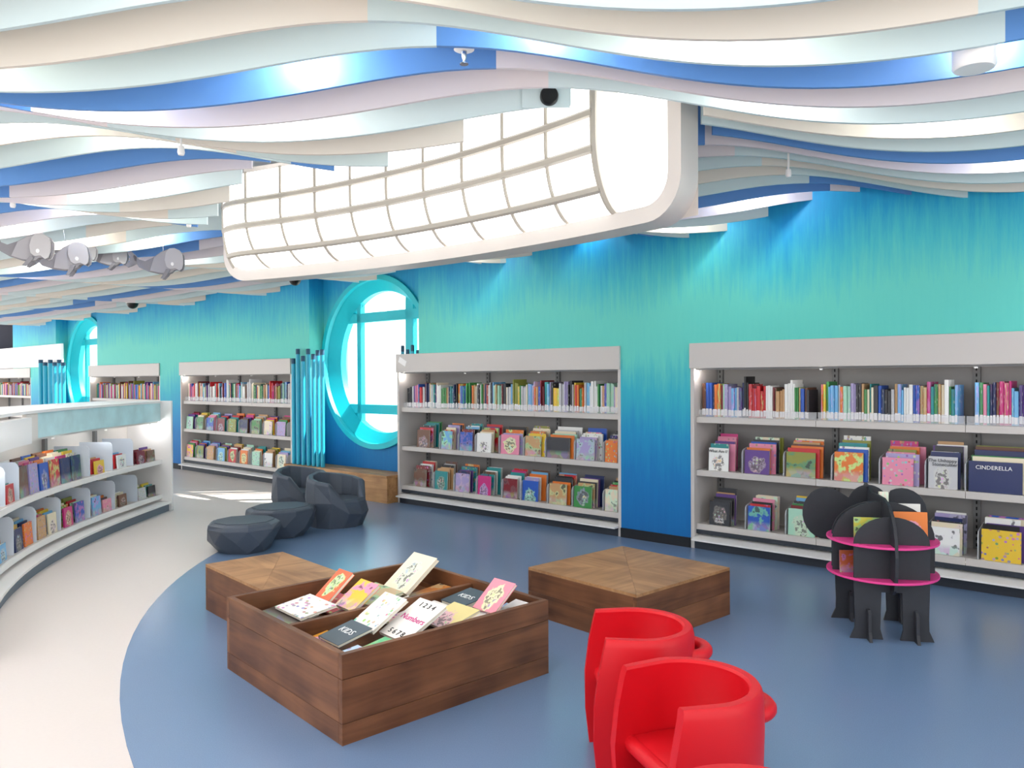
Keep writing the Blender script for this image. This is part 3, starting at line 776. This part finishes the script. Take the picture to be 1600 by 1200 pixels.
laid(0.915, 0.230, 0.266, .15, .13, 16, .012, '#a9cdf0', 'scene', 'light blue book lying behind the pink leaning book')
laid(0.935, 0.175, 0.300, .13, .12, 14, .012, '#f4f3f1', 'figure', 'white book in the right corner of the display box')

laid(.51, .525, .262, .20, .14, 8, .012, '#f0d9d2', 'dots', 'blush white book lying between dotted and slate books')
laid(.04, .40, .250, .17, .12, 4, .010, '#d8b070', 'scene', 'sand coloured book flat in the left corner, front compartment')
laid(.04, .72, .250, .14, .14, 4, .010, '#7c8a5a', 'scene', 'olive book flat at the left end, rear compartment')
laid(.62, .715, .262, .14, .17, 8, .012, '#e9e2d4', 'figure', 'ivory book lying beside the tan book, rear compartment')

# ================================================================== RED CHAIRS
def red_chair(c, face, label):
    """barrel shell, seat, loop handle at the back; local +x is the open front"""
    t = thing('toddler_chair', label, 'chair', Matrix.Translation((c[0], c[1], 0)) @ Matrix.Rotation(face, 4, 'Z'), 'red plastic toddler chairs')
    N = 40; A = math.radians(122); zr = .50; th = .036
    vs = []; fs = []
    prof = [(0, .172), (.12, .19), (.26, .208), (.38, .212), (.47, .21), (zr, .205)]
    rows = []
    ARM = .16                                  # straight arms in front of the round back
    for i in range(N+1):
        q_ = i/N; arcl = PI*.195; tot = arcl+2*ARM; d_ = q_*tot
        if d_ < ARM: ca, sa, off = 0, 1, ARM-d_
        elif d_ > tot-ARM: ca, sa, off = 0, -1, d_-(tot-ARM)
        else: a_ = PI/2+(d_-ARM)/.195; ca, sa, off = math.cos(a_), math.sin(a_), 0
        ring = []; R0 = prof[-1][1]
        pt = lambda r, z: (r*ca+off+.0, r*sa*(1-.10*off/ARM), z)
        for z, r in prof[:-1]: ring.append(pt(r, z))
        ring += [pt(R0, zr-.008), pt(R0-.006, zr), pt(R0-th+.006, zr), pt(R0-th, zr-.008)]
        for z, r in reversed(prof[:-1]): ring.append(pt(r-th, z))
        k = max(0, off/ARM)**3
        ring = [(x+k*(.028*math.sin(PI*min(1, z/zr))-.03*z/zr), y, z) for x, y, z in ring]
        rows.append(ring)
    L = len(rows[0]); vs = [p for r in rows for p in r]
    for i in range(N):
        for j in range(L): fs.append((i*L+j, i*L+(j+1) % L, (i+1)*L+(j+1) % L, (i+1)*L+j))
    fs += [tuple(range(L)), tuple(N*L+j for j in range(L))[::-1]]
    MB().add(vs, fs).build('shell', RED, t, None, True)
    # seat: slab with rounded front drop
    pr = []; b2 = MB()
    outl = [(.115, .165), (.0, .172)]+[(.172*math.cos(PI/2+PI*i/20), .172*math.sin(PI/2+PI*i/20)) for i in range(1, 20)]+[(.0, -.172), (.115, -.165)]
    n = len(outl)
    top = [(x, y, .285) for x, y in outl]; bot = [(x, y, .25) for x, y in outl]
    b2.add(top+bot, [tuple(range(n)), tuple(range(2*n-1, n-1, -1))]+[(i, i+n, (i+1) % n+n, (i+1) % n) for i in range(n)])
    b2.build('seat', RED, t, None, True, .012)
    xe = .112; ye = .165
    b3 = MB(); b3.tube([(xe, -ye, .259), (xe, -ye*.5, .259), (xe, 0, .259), (xe, ye*.5, .259), (xe, ye, .259)], .026, 14); b3.build('seat_front_roll', RED, t, None, True)
    h = [(-.255+.075*(1-math.cos(i*PI/12-PI/2)) , -.085*math.cos(i*PI/12), .405) for i in range(13)]
    MB().tube(h, .024, 10).build('handle', RED, t, None, True)
    return t
red_chair((.45, 2.885), PI, 'red barrel chair behind the others, nearest the wooden table')
red_chair((.525, 2.335), PI+.325, 'red barrel chair in the middle, seat and handle in view')
red_chair((.50, 1.63), PI+.5, 'red barrel chair cut off by the bottom edge of the photo')

# ================================================================== CHARCOAL FACETED SEATS
def rock_stool(c, rx, ry, h, rot, label, seed):
    rnd = random.Random(seed); N = 9
    t = thing('faceted_stool', label, 'stool', Matrix.Translation((c[0], c[1], 0)) @ Matrix.Rotation(rot, 4, 'Z'), 'charcoal faceted stools')
    lev = [(0, .70), (.38, .93), (.80, 1.0), (.93, .95), (1.0, .86)]
    vs = []
    for li, (zf, rf) in enumerate(lev):
        for i in range(N):
            a = 2*PI*(i+(.5 if li in (0, 1) and li == 1 else 0))/N
            jr = rnd.uniform(.93, 1.05) if li < 3 else 1
            zz = zf*h+(rnd.uniform(-.06, .06)*h if li == 1 else 0)
            vs.append((rx*rf*jr*math.cos(a), ry*rf*jr*math.sin(a), zz))
    fs = [tuple(range(N))[::-1]]
    for li in range(len(lev)-1):
        for i in range(N):
            a, b_, c_, d = li*N+i, li*N+(i+1) % N, (li+1)*N+(i+1) % N, (li+1)*N+i
            if li < 2: fs += [(a, b_, c_), (a, c_, d)] if li == 1 else [(a, b_, d), (b_, c_, d)]
            else: fs.append((a, b_, c_, d))
    fs.append(tuple((len(lev)-1)*N+i for i in range(N)))
    MB().add(vs, fs).build('body', CHAR, t, None, False, .008)
    q = MB(); q.prism([(rx*.80*math.cos(2*PI*i/N), ry*.80*math.sin(2*PI*i/N)) for i in range(N)], h-.002, h+.006, f=lambda p, hh: (p[0], p[1], hh)); q.build('seat_top', CHAR, t, None, False, .004)
rock_stool((-2.21, 6.47), .30, .28, .245, .25, 'charcoal faceted stool nearest the walnut table, frontmost', 3)
rock_stool((-2.08, 7.06), .32, .28, .265, .6, 'charcoal faceted stool between the front stool and the tub chairs', 7)
def rock_chair(c, rot, label, seed, s=1.0):
    """faceted tub chair; local +x is the open front"""
    rnd = random.Random(seed)
    t = thing('faceted_armchair', label, 'chair', Matrix.Translation((c[0], c[1], 0)) @ Matrix.Rotation(rot, 4, 'Z') @ Matrix.Scale(s, 4), 'charcoal faceted tub chairs')
    N = 12; SHT = .27
    def rim(a):                       # rim height by angle from the front
        d = abs((a+PI) % (2*PI)-PI)
        if d < .55: return SHT
        if d < 1.05: return SHT+(.43-SHT)*(d-.55)/.5
        return .43+.07*(d-1.05)/(PI-1.05)
    ang = [2*PI*i/N for i in range(N)]
    vs = []
    for i, a in enumerate(ang): j = rnd.uniform(.95, 1.04); vs.append((.25*j*math.cos(a), .25*j*math.sin(a), 0))
    for i, a in enumerate(ang):
        j = rnd.uniform(.97, 1.05); vs.append((.305*j*math.cos(a+.13), .305*j*math.sin(a+.13), rim(a)*rnd.uniform(.42, .58)))
    for a in ang: vs.append((.285*math.cos(a), .285*math.sin(a), rim(a)-.025))
    for a in ang: vs.append((.262*math.cos(a), .262*math.sin(a), rim(a)))
    for a in ang: vs.append((.222*math.cos(a), .222*math.sin(a), rim(a)-.006))
    for a in ang: vs.append((.20*math.cos(a)+.01, .195*math.sin(a), min(rim(a)-.008, SHT-.004)))
    fs = [tuple(range(N))[::-1]]
    for li in range(5):
        for i in range(N):
            a, b_, c_, d = li*N+i, li*N+(i+1) % N, (li+1)*N+(i+1) % N, (li+1)*N+i
            if li < 2: fs += [(a, b_, c_), (a, c_, d)] if (i+li) % 2 else [(a, b_, d), (b_, c_, d)]
            else: fs.append((a, b_, c_, d))
    MB().add(vs, fs).build('shell', CHAR, t, None, False, .007)
    q = MB(); q.prism([(.20*math.cos(a)+.01, .195*math.sin(a)) for a in ang], SHT-.03, SHT-.006, f=lambda p, hh: (p[0], p[1], hh)); q.build('seat', CHAR, t)
rock_chair((-1.70, 7.58), -.55, 'charcoal faceted tub chair in front, facing the blue floor', 5)
rock_chair((-2.17, 8.10), -.75, 'charcoal faceted tub chair behind, nearest the window bench', 9)

# ================================================================== ELEPHANT BOOK STAND
ef = Vector((.20, .98, 0)).normalized(); er = Vector((ef.y, -ef.x, 0))
EC = Vector((2.045, 4.36, 0))
EM = frame(EC, er)               # local x right, y forward (towards the head), z up
el = thing('elephant_book_stand', 'black slotted board book stand shaped like an elephant with pink shelves', 'book stand', EM)
def plate_x(pts, y, name, th=.014, mt=ELE):   # board facing the viewer
    q = MB(); q.prism(pts, y-th/2, y+th/2, f=lambda p, h: (p[0], h, p[1])); return q.build(name, mt, el, None, False, .0015)
def plate_y(pts, x, name, th=.016, mt=ELE):   # board along the spine
    q = MB(); q.prism(pts, x-th/2, x+th/2, f=lambda p, h: (h, p[0], p[1])); return q.build(name, mt, el, None, False, .0015)
for z in (.316, .498):
    n = 40; q = MB(); q.prism([(.285*math.cos(2*PI*i/n), .30*math.sin(2*PI*i/n)) for i in range(n)], z, z+.012, f=lambda p, h: (p[0], p[1], h)); q.build('pink_shelf', PINK, el, None, False, .002)
def rib(hw, zt, foot):
    p = []
    for i in range(17): a = PI*i/16; p.append((hw*math.cos(a), .512+(zt-.512)*math.sin(a)))
    # left side down, leg, gap, leg, right side up
    p += [(-hw, .30), (-hw*.97, .12), (-hw*.98, .06), (-hw-foot, 0), (-hw*.22-foot*.0, 0), (-hw*.30, .06), (-hw*.27, .255), (hw*.27, .255), (hw*.30, .06), (hw*.22, 0), (hw+foot, 0), (hw*.98, .06), (hw*.97, .12), (hw, .30)]
    return p
plate_x(rib(.188, .655, .022), -.20, 'rib_board')
plate_x([(.262*math.cos(PI*i/20), .512+.20*math.sin(PI*i/20)) for i in range(21)]+[(-.262, .30), (.262, .30)], -.03, 'rib_board')
plate_x([(.25*math.cos(PI*i/20), .512+.19*math.sin(PI*i/20)) for i in range(21)]+[(-.25, .30), (.25, .30)], .06, 'rib_board')
plate_x(rib(.215, .68, .022), .16, 'rib_board')
# spine board following the back from rump to head
sp_ = [(-.235, .25), (-.28, .28), (-.305, .36), (-.31, .46), (-.30, .53), (-.275, .60), (-.23, .665), (-.16, .71), (-.06, .735), (.08, .735), (.2, .73), (.28, .75), (.36, .765), (.40, .74), (.40, .40), (.30, .27)]
plate_y(sp_, 0, 'spine_board')
# head with two ears, one heart-like board
hd = []
def arc(cx_, cz_, rx_, rz_, a0, a1, n=14): return [(cx_+rx_*math.cos(math.radians(a0+(a1-a0)*i/n)), cz_+rz_*math.sin(math.radians(a0+(a1-a0)*i/n))) for i in range(n+1)]
hd += arc(.185, .60, .135, .145, -75, 118)
hd += arc(.0, .625, .12, .135, 25, 155)
hd += arc(-.235, .585, .135, .155, 62, 255)
hd += [(-.12, .42), (-.06, .36), (.06, .36)]
plate_x(hd, .30, 'head_and_ears')
plate_x([(-.05, .40), (.05, .40), (.045, .2), (.03, .08), (-.03, .08), (-.045, .2)], .41, 'trunk_board')
for y in (-.20, .16):
    hw = .188 if y < 0 else .215
    for sx in (-1, 1):
        pts = [(y-.075, 0), (y+.075, 0), (y+.05, .05), (y+.045, .145), (y+.03, .165), (y-.03, .165), (y-.045, .145), (y-.05, .05)]
        plate_y(pts, sx*hw*.62, 'foot_fin')
def ebook(x, y, z, w_, h, th, rz, rx, col, art, label):
    o = link('picture_book', FCM[art], None, EM @ T(x, y, z) @ Matrix.Rotation(math.radians(rz), 4, 'Z') @ Matrix.Rotation(math.radians(rx), 4, 'X') @ Matrix.Diagonal((w_, th, h, 1))); o.color = lin(col)
    tag(o, label, 'picture book', 'books in the elephant stand')
ebook(.04, -.095, .512, .17, .155, .012, 0, -4, '#e07a28', 'figure', 'orange book on right side of the elephant stand upper shelf')
ebook(-.17, -.13, .512, .14, .125, .010, 0, -3, '#c9c24a', 'scene', 'yellow green book on left of the elephant stand upper shelf')
ebook(-.235, -.10, .328, .15, .12, .012, 8, -3, '#a8552e', 'scene', 'rust brown book on the lower shelf of the elephant stand')
ebook(.012, .10, .512, .05, .235, .02, 0, 0, '#f0e0d0', 'scene', 'small cream book standing upright on top of the elephant stand')
ebook(.10, .10, .512, .13, .17, .012, 0, -3, '#eceae4', 'plain', 'white book between the back ribs of the elephant stand')

# ================================================================== CURVED LOW BOOKCASE
def cfx(Y):
    d = max(0.0, 8.0-Y); return -3.69+.02*d*d+.0105*d**3+(.01*(Y-8)**2 if Y > 8 else 0)
def sweep(o0, o1, z0, z1, Y0, Y1, z0b=None, n=None):
    """bar that follows the curve; offsets o measured from the kick front towards the room"""
    n = n or max(2, int((Y1-Y0)/.18)); vs = []; fs = []
    for i in range(n+1):
        Y = Y0+(Y1-Y0)*i/n; x = cfx(Y)
        vs += [(x+o0, Y, z0), (x+o1, Y, z0), (x+o1, Y, z1), (x+o0, Y, z1)]
    for i in range(n):
        p, r = 4*i, 4*i+4
        for k in range(4): fs.append((p+k, p+(k+1) % 4, r+(k+1) % 4, r+k))
    fs += [(0, 3, 2, 1), (4*n, 4*n+1, 4*n+2, 4*n+3)]
    q = MB(); q.add(vs, fs); return q
TEALH = mat('aqua_frosted_header', '#c4e6ea', .35, noise=.3, nscale=5)
cu = thing('curved_bookcase', 'long curved low white bookcase with aqua header along the left', 'bookcase', None)
Y0, Y1 = 3.9, 8.44
sweep(-.11, -.085, .965, 1.155, 5.98, Y1).build('aqua_header', TEALH, cu, None, True)
sweep(-.11, -.08, .965, 1.155, 5.75, 5.975).build('header_post', OFFW, cu, None, True)
sweep(-.11, -.03, .945, 1.135, Y0, 5.72).build('white_header', WHITE, cu, None, True)
sweep(-.78, -.075, 1.157, 1.178, Y0, Y1).build('top_board', WHITE, cu, None, True)
sweep(-.44, -.115, .945, .962, Y0, Y1).build('canopy_underside', OFFW, cu, None, True)
sweep(-.46, -.44, .10, .96, Y0, Y1).build('back_panel', OFFW, cu, None, True)
for z in (.135, .505):
    sweep(-.44, -.082, z+.027, z+.045, Y0, Y1).build('shelf', SHELF, cu, None, True)
    sweep(-.082, -.07, z, z+.045, Y0, Y1).build('shelf_lip', WHITE, cu, None, True)
sweep(-.16, .03, .082, .10, Y0, Y1).build('plinth_ledge', WHITE, cu, None, True)
sweep(-.02, .0, 0, .08, Y0, Y1).build('kick_board', mat('kick_grey', '#6a7684', .5), cu, None, True)
q = MB(); xx = cfx(8.46); q.box(xx-.78, xx+.03, Y1+.002, Y1+.04, 0, 1.18); q.build('end_panel', WHITE, cu, None, False, .003)
for Y in (5.0, 5.9, 6.85, 7.75):
    q = MB(); x = cfx(Y); q.box(x-.438, x-.41, Y-.02, Y+.02, .18, .945); q.build('upright', UPR, cu)
for Y in (5.2, 6.4, 7.4, 8.3):
    l = bpy.data.lights.new('rail_light', 'POINT'); l.energy = 1.2; l.shadow_soft_size = .01
    link('rail_light', l, cu, T(cfx(Y)-.14, Y, .92))
    q = MB(); q.lathe([(0, 0), (.012, 0), (.012, .014), (0, .014)], 10, (cfx(Y)-.14, Y, .929)); q.build('rail_spot', WHITE, cu)
def frost_mesh():
    q = MB(); pts = [(0, 0), (0, .23), (-.012, .258), (-.03, .27), (-.305, .27), (-.305, 0)]
    q.prism(pts, 0, .006, f=lambda p, h: (p[0], h, p[1])); return q.mesh('shelf_divider', DIVW)
FDM = frost_mesh()
def tan_rot(Y):
    dx = (cfx(Y+.05)-cfx(Y-.05))/.1; return -math.atan(dx)
for sh, z, Ys in (('upper', .551, (4.55, 4.95, 5.33, 5.62, 6.98, 7.42, 7.84)), ('lower', .181, (4.45, 4.78, 5.12, 5.5, 5.95, 6.42, 6.98, 7.46, 7.92))):
    for i, Y in enumerate(Ys):
        o = link('shelf_divider', FDM, None, T(cfx(Y)-.092, Y, z) @ Matrix.Rotation(tan_rot(Y), 4, 'Z'))
        tag(o, 'frosted white divider, %s from the near end on %s shelf of curved bookcase' % (nth(i+1), sh), 'divider', 'frosted dividers on the curved bookcase')
def curve_stack(Y, z, cols, sh, bi, w_=.19, h0=.19):
    x = cfx(Y)-.10; r = tan_rot(Y)
    for k, cn in enumerate(cols):
        th = random.uniform(.01, .016); hh = h0+.012*k+random.uniform(-.008, .012)
        # front cover faces the room (+x)
        mm = T(x, Y, z) @ Matrix.Rotation(r+PI/2, 4, 'Z') @ T(-w_/2, 0, 0) @ Matrix.Rotation(math.radians(-4), 4, 'X') @ Matrix.Diagonal((w_, th, hh, 1))
        if k > 1:
            q_ = MB(); q_.box(0, 1, 0, 1, 0, 1); BACKS['curved'].add([tuple(mm @ Vector(p_)) for p_ in q_.v], q_.f, random.randrange(len(STM)))
            x -= th+random.uniform(.016, .024); continue
        o = link('picture_book', FCM[random.choice(KINDS)], None, mm); o.color = lin(CH[cn])
        tag(o, '%s picture book, %s in %s stack, %s shelf of curved bookcase' % (cn, 'front' if k == 0 else nth(k+1), nth(bi), sh), 'picture book', 'picture books on the curved bookcase')
        x -= th+random.uniform(.016, .024)
for i, Y in enumerate((4.75, 5.15, 5.48, 5.76, 5.96, 6.16, 6.36, 6.56, 6.76, 7.2, 7.64, 8.04, 8.26)):
    curve_stack(Y, .551, [rcol()[0] for _ in range(5 if 5.7 < Y < 7 else 3)], 'upper', i+1, .17, .215 if 5.7 < Y < 7 else .12)
for i, Y in enumerate((4.62, 4.95, 5.31, 5.65, 5.84, 6.1, 6.3, 6.6, 6.82, 7.14, 7.34, 7.65, 8.06, 8.27)):
    curve_stack(Y, .181, [rcol()[0] for _ in range(4 if 3 <= i <= 9 else 3)], 'lower', i+1, .16, .16 if 3 <= i <= 9 else .11)

tag(BACKS['curved'].build('book_stack_backs', STM, None), 'picture books standing behind the front ones in the curved bookcase', 'books', None, 'stuff')

# ================================================================== HANGING WHALES
def whale(u, v, Y, L, tilt, label, tail=True):
    p = ORG+ray(u, v)*(Y/ray(u, v).y)
    mm = Matrix.Translation(p) @ Matrix.Rotation(math.radians(14), 4, 'Z') @ Matrix.Rotation(math.radians(tilt), 4, 'Y') @ Matrix.Diagonal((L, L, L*1.3, 1))
    t = thing('whale_ornament', label, 'whale', mm, 'grey whale ornaments hanging from the ceiling')
    body = [(.50, .06), (.49, .14), (.44, .20), (.34, .235), (.20, .235), (.06, .19), (-.10, .10), (-.26, .04), (-.38, .07), (-.46, .15), (-.50, .14), (-.47, .05), (-.38, -.06), (-.20, -.13), (0, -.17), (.18, -.18), (.26, -.16), (.31, -.12), (.36, -.11), (.42, -.13), (.47, -.10), (.50, -.02)]
    for nm, sc, y0, y1, mt in (('centre_board', 1.0, -.03, .03, GREYD), ('flank_board', .93, -.085, -.045, GREYM), ('flank_board', .93, .045, .085, GREYM)):
        q = MB()
        pts = body if nm == 'centre_board' else [(x*sc+.02, z*sc) for x, z in body if x > -.22]
        q.prism(pts, y0, y1, f=lambda a, h: (a[0], h, a[1])); q.build(nm, mt, t, None, False, .004)
    hpts = [(.505, .06), (.495, .14), (.44, .205), (.34, .24), (.24, .235), (.17, .17), (.14, .05), (.17, -.06), (.24, -.10), (.34, -.085), (.42, -.13), (.475, -.10), (.505, -.02)]
    for y0, y1 in ((-.125, -.09), (.09, .125)):
        q = MB(); q.prism(hpts, y0, y1, f=lambda a, h: (a[0], h, a[1])); hb = q.build('head_board', GREYW, t, None, False, .004)
        ye = y0-.006 if y0 < 0 else y1+.006
        q = MB(); q.lathe([(0, ye-.004), (.03, ye-.004), (.03, ye+.004), (0, ye+.004)], 14, (.29, 0, -.02), 0, 'y'); q.build('eye', mat('eye_white', '#ffffff', .4), hb)
    for sy in (-1, 1):
        q = MB(); q.prism([(.16, -.10), (.24, -.12), (.17, -.20), (.10, -.255), (.04, -.25), (.10, -.18)], sy*.095, sy*.125, f=lambda a, h: (a[0], h, a[1])); q.build('fin', GREYD, t, None, False, .003)
    q = MB(); q.prism([(-.43, .0), (-.40, .10), (-.52, .20), (-.60, .18), (-.55, .10), (-.57, .03), (-.66, -.02), (-.60, -.06), (-.50, -.03)], -.03, .03, f=lambda a, h: (a[0], h, a[1]))
    q.build('tail', GREYD, t, None, False, .004)
    # hanging wire up to the panels
    q = MB(); zt = (2.60-p.z)/L/1.3; q.tube([(.1, 0, .2), (.1, 0, max(zt, .3))], .004, 5); q.build('wire', CHROME, t)
whale(36, 389, 6.0, .40, 4, 'grey whale ornament cut by left edge of photo, largest')
whale(98, 406, 6.3, .40, -8, 'grey whale ornament lowest in the group, with raised tail')
whale(122, 396, 7.0, .30, 6, 'grey whale ornament behind the lowest one')
whale(168, 402, 7.2, .34, 4, 'grey whale ornament in the middle of the group')
whale(248, 412, 6.7, .40, -2, 'grey whale ornament at right end of the group')

# ================================================================== CEILING DEVICES
def at_y(u, v, Y): return ORG+ray(u, v)*(Y/ray(u, v).y)
p = at_y(725, 80, 3.20)
t = thing('fire_sprinkler', 'small chrome fire sprinkler below blue ceiling panel', 'sprinkler', Matrix.Translation(p))
MB().lathe([(0, .012), (.04, .012), (.042, .006), (.03, 0), (0, 0)], 16).build('escutcheon', WHITE, t, None, True)
MB().lathe([(0, .0), (.012, 0), (.010, -.03), (.006, -.035), (.006, -.05), (0, -.05)], 12).build('nozzle', CHROME, t, None, True)
MB().lathe([(0, -.050), (.018, -.050), (.018, -.054), (0, -.054)], 12).build('deflector', CHROME, t)
MB().lathe([(0, .3), (.012, .3), (.012, .012), (0, .012)], 8).build('pipe', WHITE, t)
p = at_y(1522, 92, 3.0)
t = thing('white_projector_can', 'white cylindrical ceiling fixture below blue panel at right', 'ceiling fixture', Matrix.Translation(p))
MB().lathe([(0, .045), (.07, .045), (.075, .04), (.075, -.03), (.068, -.04), (0, -.04)], 24).build('body', WHITE, t, None, True)
MB().lathe([(0, -.078), (.022, -.078), (.024, -.07), (.018, -.06), (0, -.06)], 12, (-.05, 0, .05), 0, 'y').build('lens', CHROME, t, None, True)
MB().lathe([(0, .35), (.012, .35), (.012, .045), (0, .045)], 8).build('stem', WHITE, t)
p = at_y(858, 151, 3.77)
t = thing('round_speaker', 'round black speaker on the pale blue panel end', 'speaker', Matrix.Translation(p))
MB().lathe([(0, -.028), (.040, -.028), (.044, -.02), (.044, .004), (0, .004)], 24, (0, 0, 0), 0, 'y').build('grille', BLACKP, t, None, True)
MB().box(-.13, .10, .005, .012, -.05, .06).build('mount_plate', BAF['aqua'], t)
for (u, v, Y, l) in ((461, 437, 8.9, 'black dome camera below left end of the glowing lantern'), (207, 474, 11.7, 'black dome camera on the wall line above the far bookcases')):
    p = at_y(u, v, Y); s = .075 if Y < 10 else .09
    t = thing('dome_camera', l, 'camera', Matrix.Translation(p))
    MB().lathe([(0, .05), (s, .05), (s, .0), (0, .0)], 16).build('base', WHITE, t, None, True)
    MB().lathe([(s*.9, 0)]+[(s*.9*math.cos(a), -s*.9*math.sin(a)) for a in (.3, .6, .9, 1.2, 1.45)]+[(0, -s*.9)], 16).build('dome', BLACKP, t, None, True)
    MB().lathe([(0, .4), (.012, .4), (.012, .05), (0, .05)], 8).build('stem', WHITE, t)
for (u, v, Y, l) in ((295, 352, 5.85, 'small white spotlight head at the lantern\'s left'), (283, 238, 3.95, 'tiny spotlight head under blue panel at upper left'), (20, 321, 5.15, 'tiny spotlight head at far left edge'), (1232, 273, 4.6, 'tiny white spotlight head near the right wall')):
    p = at_y(u, v, Y); t = thing('spotlight_head', l, 'spotlight', Matrix.Translation(p))
    MB().lathe([(0, .03), (.014, .03), (.018, 0), (.014, -.014), (0, -.014)], 14).build('head', WHITE, t, None, True)
    MB().lathe([(0, .3), (.006, .3), (.006, .03), (0, .03)], 8).build('stem', WHITE, t)
# paper sign taped on the header of the middle bookcase
q = MB(); q.box(0, .13, -.0225, -.0212, -.03, .035); 
tag(q.build('paper_note', WHITE, None, WM @ T(UN[3][0]+.06, 0, 1.62) @ Matrix.Rotation(math.radians(25), 4, 'Y')), 'small white paper note on left end of the middle bookcase header', 'note')
